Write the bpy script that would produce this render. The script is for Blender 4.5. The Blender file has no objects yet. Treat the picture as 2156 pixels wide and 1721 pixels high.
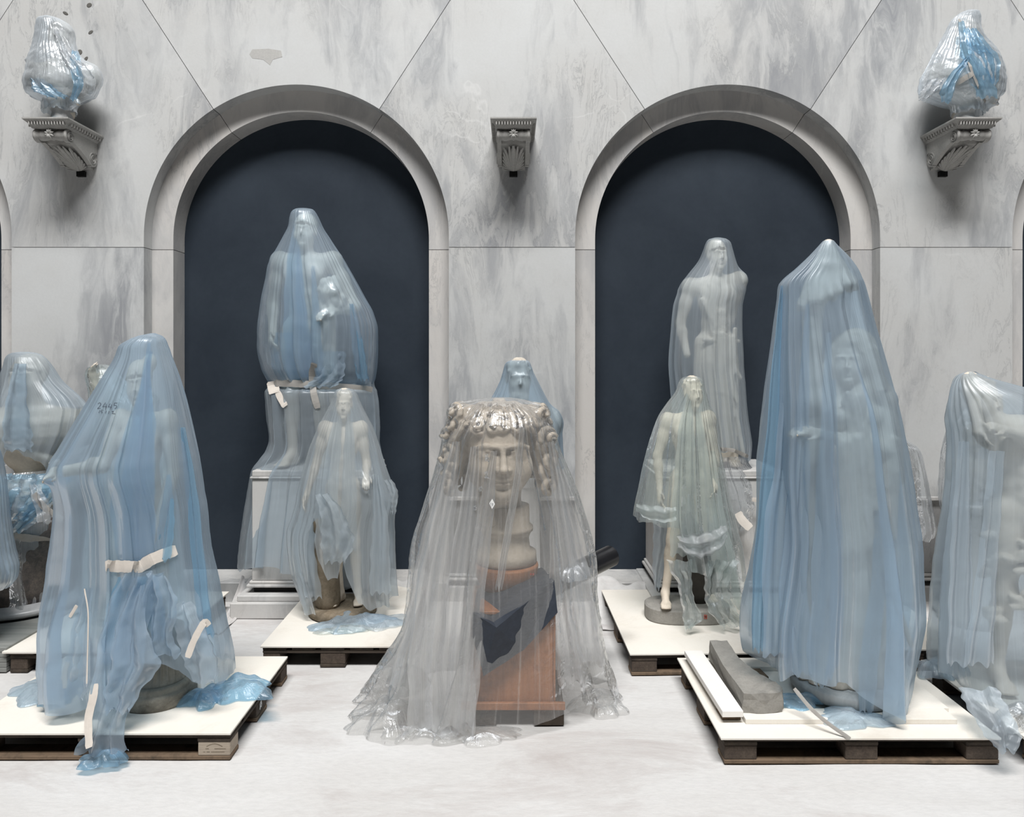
import bpy, bmesh, math, random
import numpy as np
from mathutils import Vector, Matrix, Euler
from mathutils.bvhtree import BVHTree
import openvdb as vdb

S = bpy.context.scene
C = S.collection
PI = math.pi

# ------------------------------------------------------------------ camera, light, exposure
FPX, HX, HY, CAMZ = 1500.0, 1078.0, 750.0, 1.78      # focal length in px, vanishing point, eye height
cam_d = bpy.data.cameras.new('camera')
cam = bpy.data.objects.new('camera', cam_d); C.objects.link(cam)
cam.location = (0, 0, CAMZ); cam.rotation_euler = (PI/2, 0, 0)
cam_d.sensor_fit = 'HORIZONTAL'; cam_d.sensor_width = 36.0; cam_d.lens = FPX/2156*36.0
cam_d.shift_y = -(860.5-HY)/2156.0
cam_d.clip_start = 0.05
S.camera = cam

W = bpy.data.worlds.new('room_light'); S.world = W; W.use_nodes = True
W.cycles.sampling_method = 'NONE'
bg = W.node_tree.nodes['Background']; bg.inputs[0].default_value = (0.93, 0.97, 1.0, 1); bg.inputs[1].default_value = 0.02

def area(name, loc, rot, sx, sy, power, col=(1, 1, 1)):
    l = bpy.data.lights.new(name, 'AREA'); l.shape = 'RECTANGLE'; l.size = sx; l.size_y = sy; l.energy = power; l.color = col
    o = bpy.data.objects.new(name, l); C.objects.link(o); o.location = loc; o.rotation_euler = rot
    return o
area('ceiling_skylight', (0, -3.2, 16.2), (math.radians(28), 0, 0), 9.5, 3.0, 4000, (1.0, 0.995, 0.985))

S.view_settings.view_transform = 'Standard'; S.view_settings.look = 'None'
S.view_settings.gamma = 1.0; S.view_settings.use_curve_mapping = False
S.view_settings.exposure = 0.08
S.cycles.transparent_max_bounces = 14
S.cycles.max_bounces = 6; S.cycles.diffuse_bounces = 2; S.cycles.glossy_bounces = 2; S.cycles.transmission_bounces = 4
S.cycles.caustics_reflective = False; S.cycles.caustics_refractive = False
S.cycles.sample_clamp_indirect = 6.0
S.cycles.adaptive_threshold = 0.035

# ------------------------------------------------------------------ helpers
def WP(px, py, Y):                       # the point at distance Y that the photograph shows at px, py
    return Vector(((px-HX)/FPX*Y, Y, CAMZ+(HY-py)/FPX*Y))
def wx(px, Y): return (px-HX)/FPX*Y
def wz(py, Y): return CAMZ+(HY-py)/FPX*Y

def tag(o, label=None, cat=None, group=None, kind=None):
    if label: o['label'] = label
    if cat: o['category'] = cat
    if group: o['group'] = group
    if kind: o['kind'] = kind
    return o
def empty(name, loc=(0, 0, 0), rz=0.0, parent=None):
    o = bpy.data.objects.new(name, None); C.objects.link(o); o.location = loc; o.rotation_euler = (0, 0, rz)
    o.empty_display_size = 0.05
    o.parent = parent
    return o
def link(name, me, mat, parent=None, smooth=False):
    if mat is not None and not me.materials: me.materials.append(mat)
    if smooth:
        me.polygons.foreach_set('use_smooth', np.ones(len(me.polygons), dtype=bool))
    o = bpy.data.objects.new(name, me); C.objects.link(o); o.parent = parent
    return o
def mesh_from(name, v, f):
    me = bpy.data.meshes.new(name); me.from_pydata([tuple(map(float, p)) for p in v], [], [list(map(int, q)) for q in f]); me.update()
    return me
def bm_mesh(name, bm):
    me = bpy.data.meshes.new(name); bmesh.ops.recalc_face_normals(bm, faces=bm.faces); bm.to_mesh(me); bm.free(); return me
def box_bm(bm, x0, x1, y0, y1, z0, z1, bev=0.0):
    r = bmesh.ops.create_cube(bm, size=1.0)
    for v in r['verts']:
        v.co = Vector((x0+(v.co.x+.5)*(x1-x0), y0+(v.co.y+.5)*(y1-y0), z0+(v.co.z+.5)*(z1-z0)))
    if bev:
        es = list({e for v in r['verts'] for e in v.link_edges})
        bmesh.ops.bevel(bm, geom=es, offset=bev, segments=1, affect='EDGES', profile=0.5)
def box(name, x0, x1, y0, y1, z0, z1, mat, parent=None, bev=0.004):
    bm = bmesh.new(); box_bm(bm, x0, x1, y0, y1, z0, z1, bev)
    return link(name, bm_mesh(name, bm), mat, parent)
def lathe_mesh(name, prof, n=48, cx=0, cy=0, flute=None):
    v, f = [], []
    for (r, z) in prof:
        for k in range(n):
            a = 2*PI*k/n
            rr = r
            if flute: rr = r*(1-flute[1]*abs(math.sin(flute[0]*a/2))**0.6*(1 if flute[2] < z < flute[3] else 0))
            v.append((cx+rr*math.sin(a), cy-rr*math.cos(a), z))
    m = len(prof)
    for i in range(m-1):
        for k in range(n):
            k2 = (k+1) % n
            f.append((i*n+k, i*n+k2, (i+1)*n+k2, (i+1)*n+k))
    f.append(tuple(range(n))[::-1]); f.append(tuple((m-1)*n+k for k in range(n)))
    return mesh_from(name, v, f)
def prism(name, pts, y0, y1, mat, parent=None, bev=0.0):        # polygon in x,z pushed through y
    bm = bmesh.new()
    a = [bm.verts.new((p[0], y0, p[1])) for p in pts]
    b = [bm.verts.new((p[0], y1, p[1])) for p in pts]
    n = len(pts)
    bm.faces.new(a); bm.faces.new(b[::-1])
    for i in range(n):
        j = (i+1) % n
        bm.faces.new((a[i], b[i], b[j], a[j]))
    return link(name, bm_mesh(name, bm), mat, parent)
def bvh_of(*objs):
    V, F, n = [], [], 0
    for o in objs:
        bpy.context.view_layer.update()
        mw = o.matrix_world
        V += [mw @ v.co for v in o.data.vertices]
        F += [[i+n for i in p.vertices] for p in o.data.polygons]
        n = len(V)
    return BVHTree.FromPolygons(V, F)

# ------------------------------------------------------------------ materials
def newmat(name):
    m = bpy.data.materials.new(name); m.use_nodes = True
    nt = m.node_tree; nt.nodes.clear()
    return m, nt, nt.nodes, nt.links
def nd(ns, t, **k):
    n = ns.new(t)
    for a, b in k.items(): setattr(n, a, b)
    return n
def mixc(ns, ls, fac, a, b, mode='MIX'):
    m = ns.new('ShaderNodeMix'); m.data_type = 'RGBA'; m.blend_type = mode; m.clamp_factor = True
    for sock, val in ((m.inputs[0], fac), (m.inputs[6], a), (m.inputs[7], b)):
        if isinstance(val, (int, float)): sock.default_value = val
        elif isinstance(val, tuple): sock.default_value = (*val[:3], 1)
        else: ls.new(val, sock)
    return m.outputs[2]
def mth(ns, ls, op, a, b=None, c=None):
    m = ns.new('ShaderNodeMath'); m.operation = op
    for i, val in enumerate((a, b, c)):
        if val is None: continue
        if isinstance(val, (int, float)): m.inputs[i].default_value = val
        else: ls.new(val, m.inputs[i])
    return m.outputs[0]
def ramp(ns, ls, src, stops):
    r = ns.new('ShaderNodeValToRGB'); e = r.color_ramp.elements
    while len(e) < len(stops): e.new(0.5)
    for k, (p, c) in enumerate(stops):
        e[k].position = p; e[k].color = (c, c, c, 1) if isinstance(c, (int, float)) else (*c, 1)
    ls.new(src, r.inputs[0]); return r.outputs[0]
def noise(ns, ls, vec, scale, detail=6, rough=0.6, dist=0.0):
    n = ns.new('ShaderNodeTexNoise'); n.inputs['Scale'].default_value = scale; n.inputs['Detail'].default_value = detail
    n.inputs['Roughness'].default_value = rough; n.inputs['Distortion'].default_value = dist
    if vec is not None: ls.new(vec, n.inputs['Vector'])
    return n.outputs['Fac']
def mapping(ns, ls, vec, loc=(0, 0, 0), rot=(0, 0, 0), sc=(1, 1, 1)):
    m = ns.new('ShaderNodeMapping'); ls.new(vec, m.inputs[0])
    m.inputs['Location'].default_value = loc; m.inputs['Rotation'].default_value = rot; m.inputs['Scale'].default_value = sc
    return m.outputs[0]
def finish(ns, ls, col, rough=0.6, bump=None, bstr=0.3, bdist=0.01, spec=0.3):
    p = ns.new('ShaderNodeBsdfPrincipled'); o = ns.new('ShaderNodeOutputMaterial')
    if isinstance(col, tuple): p.inputs['Base Color'].default_value = (*col, 1)
    else: ls.new(col, p.inputs['Base Color'])
    if isinstance(rough, (int, float)): p.inputs['Roughness'].default_value = rough
    else: ls.new(rough, p.inputs['Roughness'])
    p.inputs['Specular IOR Level'].default_value = spec
    if bump is not None:
        b = ns.new('ShaderNodeBump'); b.inputs['Strength'].default_value = bstr; b.inputs['Distance'].default_value = bdist
        ls.new(bump, b.inputs['Height']); ls.new(b.outputs[0], p.inputs['Normal'])
    ls.new(p.outputs[0], o.inputs[0])
    return p

def mat_marble(name, base, dark, white, warm, veins=1.0, spots=0.0):
    m, nt, ns, ls = newmat(name)
    tc = nd(ns, 'ShaderNodeTexCoord'); oi = nd(ns, 'ShaderNodeObjectInfo')
    off = nd(ns, 'ShaderNodeVectorMath', operation='SCALE'); off.inputs[0].default_value = (37.0, 11.0, 53.0); ls.new(oi.outputs['Random'], off.inputs['Scale'])
    add = nd(ns, 'ShaderNodeVectorMath', operation='ADD'); ls.new(tc.outputs['Object'], add.inputs[0]); ls.new(off.outputs[0], add.inputs[1])
    v = add.outputs[0]
    # the slabs' bands lie along one slant
    rot = mapping(ns, ls, v, rot=(0, math.radians(32), 0), sc=(1.0, 1.0, 0.28))
    wob = nd(ns, 'ShaderNodeTexNoise'); wob.inputs['Scale'].default_value = 2.2; wob.inputs['Detail'].default_value = 5; ls.new(rot, wob.inputs['Vector'])
    warp = nd(ns, 'ShaderNodeVectorMath', operation='MULTIPLY_ADD'); ls.new(wob.outputs['Color'], warp.inputs[0]); warp.inputs[1].default_value = (.5, .5, .5); ls.new(rot, warp.inputs[2])
    band = noise(ns, ls, warp.outputs[0], 1.6, 9, 0.62, 0.4)
    fine = noise(ns, ls, warp.outputs[0], 5.0, 10, 0.7, 0.8)
    cloud = noise(ns, ls, v, 0.9, 6, 0.6)
    grain = noise(ns, ls, v, 60, 4, 0.7)
    c = mixc(ns, ls, ramp(ns, ls, cloud, [(0.35, 0.0), (0.7, 1.0)]), base, warm)
    bm_ = mth(ns, ls, 'MULTIPLY', ramp(ns, ls, band, [(0.46, 0.0), (0.55, 0.65), (0.64, 1.0)]), ramp(ns, ls, fine, [(0.38, 0.15), (0.56, 1.0)]))
    c = mixc(ns, ls, mth(ns, ls, 'MULTIPLY', bm_, 0.85*veins), c, dark)
    # thin dark veins: narrow band round a noise level
    thin = mth(ns, ls, 'ABSOLUTE', mth(ns, ls, 'SUBTRACT', fine, 0.5))
    tm = mth(ns, ls, 'MULTIPLY', ramp(ns, ls, thin, [(0.0, 1.0), (0.018, 0.0)]), ramp(ns, ls, cloud, [(0.46, 0.0), (0.64, 0.5)]))
    c = mixc(ns, ls, mth(ns, ls, 'MULTIPLY', tm, veins), c, tuple(x*0.7 for x in dark))
    # white branching veins
    wn = nd(ns, 'ShaderNodeTexNoise'); wn.inputs['Scale'].default_value = 1.7; wn.inputs['Detail'].default_value = 4; ls.new(v, wn.inputs['Vector'])
    ww = nd(ns, 'ShaderNodeVectorMath', operation='MULTIPLY_ADD'); ls.new(wn.outputs['Color'], ww.inputs[0]); ww.inputs[1].default_value = (.8, .8, .8); ls.new(v, ww.inputs[2])
    vo = nd(ns, 'ShaderNodeTexVoronoi', feature='DISTANCE_TO_EDGE'); vo.inputs['Scale'].default_value = 0.8; ls.new(ww.outputs[0], vo.inputs['Vector'])
    wm = mth(ns, ls, 'MULTIPLY', ramp(ns, ls, vo.outputs['Distance'], [(0.0, 1.0), (0.003, 0.7), (0.009, 0.0)]), ramp(ns, ls, noise(ns, ls, v, 1.9, 3), [(0.54, 0.0), (0.66, 0.32)]))
    c = mixc(ns, ls, mth(ns, ls, 'MULTIPLY', wm, veins), c, white)
    c = mixc(ns, ls, ramp(ns, ls, grain, [(0.3, 0.0), (0.8, 0.10)]), c, dark)
    if spots:
        sp = nd(ns, 'ShaderNodeTexVoronoi'); sp.inputs['Scale'].default_value = 14; ls.new(v, sp.inputs['Vector'])
        c = mixc(ns, ls, mth(ns, ls, 'MULTIPLY', ramp(ns, ls, sp.outputs['Distance'], [(0.0, 1.0), (0.06, 0.0)]), spots), c, (0.05, 0.05, 0.05))
    finish(ns, ls, c, 0.62, grain, 0.12, 0.004)
    return m

def mat_noise(name, a, b, scale=6.0, rough=0.6, bstr=0.25, bdist=0.006, fine=70.0, fa=0.25, dirt=None, dscale=2.0, spec=0.3, stretch=None, det=8):
    m, nt, ns, ls = newmat(name)
    tc = nd(ns, 'ShaderNodeTexCoord'); v = tc.outputs['Object']
    if stretch: v = mapping(ns, ls, v, sc=stretch)
    n1 = noise(ns, ls, v, scale, det, 0.65, 0.3); n2 = noise(ns, ls, v, fine, 4, 0.7)
    c = mixc(ns, ls, ramp(ns, ls, n1, [(0.3, 0.0), (0.7, 1.0)]), a, b)
    c = mixc(ns, ls, mth(ns, ls, 'MULTIPLY', ramp(ns, ls, n2, [(0.4, 0.0), (0.75, 1.0)]), fa), c, tuple(0.55*x for x in a))
    if dirt:
        n3 = noise(ns, ls, v, dscale, 10, 0.7, 0.6)
        c = mixc(ns, ls, ramp(ns, ls, n3, [(0.5, 0.0), (0.68, 0.75)]), c, dirt)
    h = mth(ns, ls, 'ADD', mth(ns, ls, 'MULTIPLY', n1, 0.6), mth(ns, ls, 'MULTIPLY', n2, 0.4))
    finish(ns, ls, c, rough, h, bstr, bdist, spec)
    return m

def mat_wood(name, a, b, axis='X', sc=3.0, rough=0.7, dark=None):
    m, nt, ns, ls = newmat(name)
    tc = nd(ns, 'ShaderNodeTexCoord'); oi = nd(ns, 'ShaderNodeObjectInfo')
    add = nd(ns, 'ShaderNodeVectorMath', operation='ADD'); ls.new(tc.outputs['Object'], add.inputs[0])
    cmb = nd(ns, 'ShaderNodeCombineXYZ'); k = mth(ns, ls, 'MULTIPLY', oi.outputs['Random'], 19.0)
    for i in range(3): ls.new(k, cmb.inputs[i])
    ls.new(cmb.outputs[0], add.inputs[1])
    s = {'X': (sc*.12, sc*3, sc*3), 'Y': (sc*3, sc*.12, sc*3), 'Z': (sc*3, sc*3, sc*.12)}[axis]
    v = mapping(ns, ls, add.outputs[0], sc=s)
    n1 = noise(ns, ls, v, 2.5, 8, 0.65, 0.5); n2 = noise(ns, ls, v, 14, 5, 0.7)
    c = mixc(ns, ls, ramp(ns, ls, n1, [(0.3, 0.0), (0.7, 1.0)]), a, b)
    c = mixc(ns, ls, ramp(ns, ls, n2, [(0.45, 0.0), (0.8, 0.5)]), c, tuple(.5*x for x in a))
    if dark: c = mixc(ns, ls, ramp(ns, ls, noise(ns, ls, add.outputs[0], 7, 8, .7), [(0.5, 0.0), (0.66, 0.8)]), c, dark)
    finish(ns, ls, c, rough, n2, 0.3, 0.003)
    return m

def mat_film(name, col, tint, opac, gloss=0.5, rough=0.25, streak=0.5, trans=0.42, crk=0.0, shine=0.24, blur=0.0):
    """thin plastic: lets part of the light through, scatters part of it, and shines a little"""
    m, nt, ns, ls = newmat(name)
    tc = nd(ns, 'ShaderNodeTexCoord'); uv = tc.outputs['UV']; ob = tc.outputs['Object']
    v1 = mapping(ns, ls, uv, sc=(170.0, 2.0, 1.0)); s1 = noise(ns, ls, v1, 1.0, 1.5, 0.6)      # creases running down the sheet
    b = nd(ns, 'ShaderNodeBump'); b.inputs['Strength'].default_value = 0.6*streak; b.inputs['Distance'].default_value = 0.014
    hgt = s1
    if crk: hgt = mth(ns, ls, 'MULTIPLY_ADD', noise(ns, ls, ob, 17.0, 2.0, 0.55, 1.2), crk, s1)      # small crushed facets
    ls.new(hgt, b.inputs['Height'])
    lw = nd(ns, 'ShaderNodeLayerWeight'); lw.inputs['Blend'].default_value = 0.3      # a sheet seen edge-on holds more plastic
    df = nd(ns, 'ShaderNodeBsdfDiffuse'); df.inputs[0].default_value = (*col, 1); ls.new(b.outputs[0], df.inputs['Normal'])
    tl = nd(ns, 'ShaderNodeBsdfTranslucent'); tl.inputs[0].default_value = (*col, 1); ls.new(b.outputs[0], tl.inputs['Normal'])
    tp = nd(ns, 'ShaderNodeBsdfTransparent'); tp.inputs[0].default_value = (*tint, 1)
    gl = nd(ns, 'ShaderNodeBsdfGlossy'); gl.inputs['Roughness'].default_value = rough; ls.new(b.outputs[0], gl.inputs['Normal']); gl.inputs[0].default_value = (.95, .97, 1, 1)
    body = nd(ns, 'ShaderNodeMixShader'); body.inputs[0].default_value = trans; ls.new(df.outputs[0], body.inputs[1]); ls.new(tl.outputs[0], body.inputs[2])
    lines = ramp(ns, ls, s1, [(0.54, 0.0), (0.70, 0.30)])
    fac = mth(ns, ls, 'ADD', mth(ns, ls, 'MULTIPLY', lines, streak), mth(ns, ls, 'MULTIPLY_ADD', lw.outputs['Facing'], opac*0.3, opac))
    fac = mth(ns, ls, 'MINIMUM', fac, 0.95)
    mx = nd(ns, 'ShaderNodeMixShader'); ls.new(fac, mx.inputs[0])
    clear = tp.outputs[0]
    if blur:                                              # haze: part of what comes through is spread
        rf = nd(ns, 'ShaderNodeBsdfRefraction'); rf.inputs['IOR'].default_value = 1.18; rf.inputs['Roughness'].default_value = 0.32; rf.inputs[0].default_value = (*tint, 1)
        mb = nd(ns, 'ShaderNodeMixShader'); mb.inputs[0].default_value = blur; ls.new(tp.outputs[0], mb.inputs[1]); ls.new(rf.outputs[0], mb.inputs[2]); clear = mb.outputs[0]
    ls.new(clear, mx.inputs[1]); ls.new(body.outputs[0], mx.inputs[2])
    fr = nd(ns, 'ShaderNodeFresnel'); fr.inputs['IOR'].default_value = 1.4; ls.new(b.outputs[0], fr.inputs['Normal'])
    g = mth(ns, ls, 'MINIMUM', mth(ns, ls, 'MULTIPLY', fr.outputs[0], gloss), shine)
    m2 = nd(ns, 'ShaderNodeMixShader'); ls.new(g, m2.inputs[0]); ls.new(mx.outputs[0], m2.inputs[1]); ls.new(gl.outputs[0], m2.inputs[2])
    o = nd(ns, 'ShaderNodeOutputMaterial'); ls.new(m2.outputs[0], o.inputs[0])
    return m

M = {}
M['wall'] = mat_marble('wall_marble', (0.60, 0.61, 0.61), (0.255, 0.265, 0.285), (0.80, 0.80, 0.79), (0.53, 0.525, 0.51))
M['ring'] = mat_marble('jamb_marble', (0.62, 0.61, 0.595), (0.40, 0.40, 0.405), (0.82, 0.81, 0.80), (0.58, 0.55, 0.52))
M['dado'] = mat_marble('dado_marble', (0.30, 0.31, 0.32), (0.12, 0.125, 0.13), (0.45, 0.46, 0.46), (0.34, 0.33, 0.32), 0.9)
M['plinth'] = mat_marble('plinth_marble', (0.60, 0.60, 0.59), (0.25, 0.26, 0.27), (0.75, 0.75, 0.74), (0.58, 0.55, 0.52), 0.8, 0.5)
M['joint'] = mat_noise('joint_mortar', (0.16, 0.16, 0.16), (0.22, 0.21, 0.2))
M['navy'] = mat_noise('navy_plaster', (0.016, 0.024, 0.036), (0.029, 0.040, 0.055), 1.6, 0.75, 0.15, 0.006, 30, 0.15)
M['floor'] = mat_noise('floor_paper', (0.69, 0.685, 0.68), (0.60, 0.585, 0.57), 1.6, 0.8, 0.4, 0.012, 38, 0.22, (0.46, 0.42, 0.405), 1.7, 0.3, (0.55, 1.5, 1.0), 10)
M['bracket'] = mat_noise('bracket_stone', (0.36, 0.355, 0.34), (0.46, 0.45, 0.43), 9, 0.7, 0.35, 0.004, 90, 0.35)
M['black'] = mat_noise('black_peg_and_gap_shade', (0.004, 0.004, 0.004), (0.006, 0.006, 0.006))  # black of the bracket pegs, also the painted shade of gaps
M['statue'] = mat_noise('statue_marble', (0.84, 0.745, 0.63), (0.74, 0.64, 0.52), 7, 0.55, 0.3, 0.005, 80, 0.25, (0.44, 0.39, 0.33), 3.0)
M['statue_grey'] = mat_noise('statue_grey_marble', (0.74, 0.68, 0.59), (0.58, 0.52, 0.44), 7, 0.6, 0.35, 0.005, 70, 0.3, (0.30, 0.27, 0.235), 3.5)
M['head'] = mat_noise('colossal_marble', (0.53, 0.465, 0.385), (0.41, 0.355, 0.29), 6, 0.6, 0.5, 0.006, 60, 0.35, (0.24, 0.21, 0.17), 4.0)
M['stone'] = mat_noise('grey_stone', (0.36, 0.345, 0.315), (0.27, 0.26, 0.24), 14, 0.85, 0.6, 0.008, 90, 0.45)
M['oldstone'] = mat_noise('stained_base_stone', (0.33, 0.315, 0.265), (0.22, 0.205, 0.17), 9, 0.8, 0.5, 0.008, 60, 0.5, (0.06, 0.05, 0.04), 5.0)
M['trunk'] = mat_noise('brown_trunk_stone', (0.20, 0.155, 0.105), (0.30, 0.25, 0.185), 12, 0.8, 0.5, 0.008, 60, 0.5, (0.05, 0.04, 0.03), 5.0)
M['granite'] = mat_noise('dark_granite', (0.055, 0.05, 0.05), (0.16, 0.13, 0.11), 34, 0.45, 0.2, 0.003, 110, 0.6, (0.02, 0.02, 0.022), 12.0, 0.5)
M['bronze'] = mat_noise('grey_moulding', (0.34, 0.35, 0.36), (0.5, 0.5, 0.5), 9, 0.35, 0.2, 0.003, 60, 0.2, None, 2, 0.6)
M['ply'] = mat_noise('pale_plywood', (0.86, 0.825, 0.76), (0.83, 0.78, 0.70), 3, 0.6, 0.1, 0.002, 130, 0.10, (0.70, 0.64, 0.56), 2.4)
M['plyedge'] = mat_wood('plywood_edge', (0.50, 0.37, 0.25), (0.62, 0.48, 0.34), 'X', 9)
M['white_ply'] = mat_noise('white_painted_board', (0.88, 0.86, 0.83), (0.84, 0.81, 0.77), 4, 0.5, 0.1, 0.002, 120, 0.08)
M['pallet_x'] = mat_wood('pallet_wood', (0.045, 0.036, 0.029), (0.085, 0.066, 0.05), 'X', 3, 0.85, (0.012, 0.010, 0.009))
M['pallet_y'] = mat_wood('pallet_wood_cross', (0.045, 0.036, 0.029), (0.085, 0.066, 0.05), 'Y', 3, 0.85, (0.012, 0.010, 0.009))
M['pallet_low'] = mat_wood('pallet_bottom_wood', (0.15, 0.105, 0.07), (0.22, 0.155, 0.105), 'X', 3, 0.85, (0.05, 0.04, 0.03))
M['chip'] = mat_noise('pressed_chip_block', (0.06, 0.046, 0.037), (0.11, 0.085, 0.066), 40, 0.9, 0.5, 0.005, 120, 0.6)
M['palewood'] = mat_wood('pale_block_wood', (0.36, 0.30, 0.24), (0.46, 0.39, 0.31), 'X', 4)
M['tape'] = mat_noise('paper_tape', (0.74, 0.68, 0.615), (0.64, 0.585, 0.525), 8, 0.55, 0.4, 0.004, 60, 0.12)
M['tape_grey'] = mat_noise('grey_tape', (0.42, 0.40, 0.375), (0.35, 0.335, 0.31), 10, 0.5, 0.4, 0.004, 60, 0.2)
M['label'] = mat_noise('white_label_paper', (0.85, 0.85, 0.84), (0.8, 0.8, 0.79), 5, 0.6)
M['ink'] = mat_noise('pen_ink', (0.05, 0.06, 0.09), (0.07, 0.08, 0.11), 5, 0.6)
M['redink'] = mat_noise('red_pencil', (0.55, 0.08, 0.05), (0.5, 0.08, 0.05), 5, 0.6)
M['crate'] = mat_wood('crate_wood', (0.27, 0.105, 0.04), (0.38, 0.165, 0.07), 'Z', 2.2, 0.55, (0.16, 0.065, 0.03))
M['felt'] = mat_noise('navy_felt', (0.016, 0.022, 0.034), (0.026, 0.034, 0.050), 30, 0.6, 0.4, 0.003, 140, 0.3, None, 2, 0.5)
M['tube'] = mat_noise('black_tube', (0.010, 0.010, 0.012), (0.014, 0.014, 0.016), 8, 0.3, 0.1, 0.002, 40, 0.1, None, 2, 0.5)
M['greyboard'] = mat_wood('grey_boards', (0.20, 0.21, 0.20), (0.29, 0.295, 0.28), 'X', 3)
#                          scatter colour       through tint          opacity
M['f_blue'] = mat_film('blue_film', (0.62, 0.74, 0.86), (0.76, 0.87, 0.945), 0.37, 0.6, 0.24, 0.26, blur=.2)
M['f_greyblue'] = mat_film('grey_blue_film', (0.68, 0.765, 0.84), (0.85, 0.91, 0.95), 0.37, 0.6, 0.24, 0.26, blur=.16)
M['f_deep'] = mat_film('deep_blue_film', (0.42, 0.66, 0.86), (0.62, 0.81, 0.93), 0.36, 0.8, 0.2, 0.3, crk=1.6, shine=.4)
M['f_pale'] = mat_film('pale_film', (0.71, 0.78, 0.83), (0.90, 0.935, 0.955), 0.36, 0.6, 0.24, 0.3, blur=.12)
M['f_green'] = mat_film('greenish_film', (0.73, 0.80, 0.795), (0.91, 0.95, 0.94), 0.33, 0.8, 0.18, 0.28, crk=1.6, shine=.45)
M['f_clear'] = mat_film('clear_film', (0.88, 0.88, 0.87), (0.96, 0.96, 0.955), 0.17, 0.8, 0.18, 0.42, crk=2.0, shine=.45)
M['f_milk'] = mat_film('milky_clear_film', (0.88, 0.88, 0.875), (0.95, 0.955, 0.955), 0.33, 0.9, 0.16, 0.4, crk=2.5, shine=.5)
M['f_wrap'] = mat_film('shiny_wrap_film', (0.82, 0.84, 0.86), (0.93, 0.95, 0.96), 0.30, 1.1, 0.14, 0.4, crk=2.5, shine=.6)
M['f_bag'] = mat_film('milky_bag_film', (0.76, 0.81, 0.86), (0.85, 0.91, 0.95), 0.58, 0.6, 0.26, 0.4, crk=1.6, shine=.4)

# ------------------------------------------------------------------ the room
YW, YR, YN = 5.20, 5.318, 5.50            # wall face, recessed arch ring, niche back
NX = 1.574                                 # niche centres at -NX and +NX
R_OUT, R_IN, ZS, ZJ = 1.113, 0.954, 2.65, 2.574
ZTOP, ZDADO = 5.6, 0.754
NCS = [-4.765, -NX, NX, 4.765]
TH = math.radians(33.0)
G = 0.0022

# floor: large sheet of protective paper, slightly uneven
def floor_mesh():
    xs = np.linspace(-9, 9, 220); ys = np.linspace(-1.5, 5.6, 110)
    X, Y = np.meshgrid(xs, ys)
    rng = np.random.RandomState(3)
    Z = np.zeros_like(X)
    for k in range(14):
        a = rng.uniform(0, PI); f = rng.uniform(3, 14)
        Z -= 0.0016*(1-np.abs(np.sin(f*(X*np.cos(a)+Y*np.sin(a))/2+rng.uniform(0, 6))))**3
    v = np.stack([X.ravel(), Y.ravel(), Z.ravel()], 1)
    n = len(xs); f = []
    for j in range(len(ys)-1):
        for i in range(n-1):
            a = j*n+i; f.append((a, a+1, a+n+1, a+n))
    return mesh_from('floor', v, f)
fl = link('floor', floor_mesh(), M['floor'], None, True); tag(fl, 'white dusty protective paper covering the floor', 'floor', kind='structure')

wall = empty('wall_back'); tag(wall, 'grey veined marble wall with arched niches', 'wall', kind='structure')
def arc(cx, a0, a1, r, n=28):              # a measured from straight up, clockwise
    return [(cx+r*math.sin(a0+(a1-a0)*k/n), ZS+r*math.cos(a0+(a1-a0)*k/n)) for k in range(n+1)]
def radial_top(cx, a):                     # where the slanted joint meets the top of the wall
    return (cx+(ZTOP-ZS)*math.tan(a), ZTOP)
th = 0.118
for i, cx in enumerate(NCS):
    g = G/R_OUT
    a = arc(cx, -TH+g, TH-g, R_OUT)
    pts = a+[(radial_top(cx, TH)[0]-G*1.5, ZTOP), (radial_top(cx, -TH)[0]+G*1.5, ZTOP)]
    prism('marble_panel', pts, YW, YW+th, M['wall'], wall)
    if i < 3:
        nx = NCS[i+1]
        l = arc(cx, PI/2, TH+g, R_OUT)                     # from the springing up to the joint
        r = arc(nx, -TH-g, -PI/2, R_OUT)
        pts = [(cx+R_OUT, ZJ+G)]+l+[(radial_top(cx, TH)[0]+G*1.5, ZTOP), (radial_top(nx, -TH)[0]-G*1.5, ZTOP)]+r+[(nx-R_OUT, ZJ+G)]
        if radial_top(cx, TH)[0] > radial_top(nx, -TH)[0]:
            zc = ZS+((nx-cx)/2)/math.tan(TH); pts = [(cx+R_OUT, ZJ+G)]+l+[((cx+nx)/2, zc-.004)]+r+[(nx-R_OUT, ZJ+G)]
        prism('marble_panel', pts, YW, YW+th, M['wall'], wall)
        prism('marble_panel', [(cx+R_OUT, ZDADO), (cx+R_OUT, ZJ-G), (nx-R_OUT, ZJ-G), (nx-R_OUT, ZDADO)], YW, YW+th, M['wall'], wall)
        box('ledge', cx+R_OUT, nx-R_OUT, YW-.014, YW+.10, ZDADO-.028, ZDADO, M['ring'], wall)
        box('dado_panel', cx+R_OUT, nx-R_OUT, YW+.018, YW+.10, 0.19, ZDADO-.028, M['dado'], wall)
        # base mouldings, dark gap, plinth course
        box('moulding', cx+R_OUT, nx-R_OUT, YW-.012, YW+.10, 0.168, 0.19, M['plinth'], wall, .008)
        box('moulding', cx+R_OUT, nx-R_OUT, YW-.03, YW+.10, 0.145, 0.166, M['plinth'], wall, .008)
        box('base_course', cx+R_OUT, nx-R_OUT, YW-.03, YW+.10, -.01, 0.105, M['plinth'], wall, .006)
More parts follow.
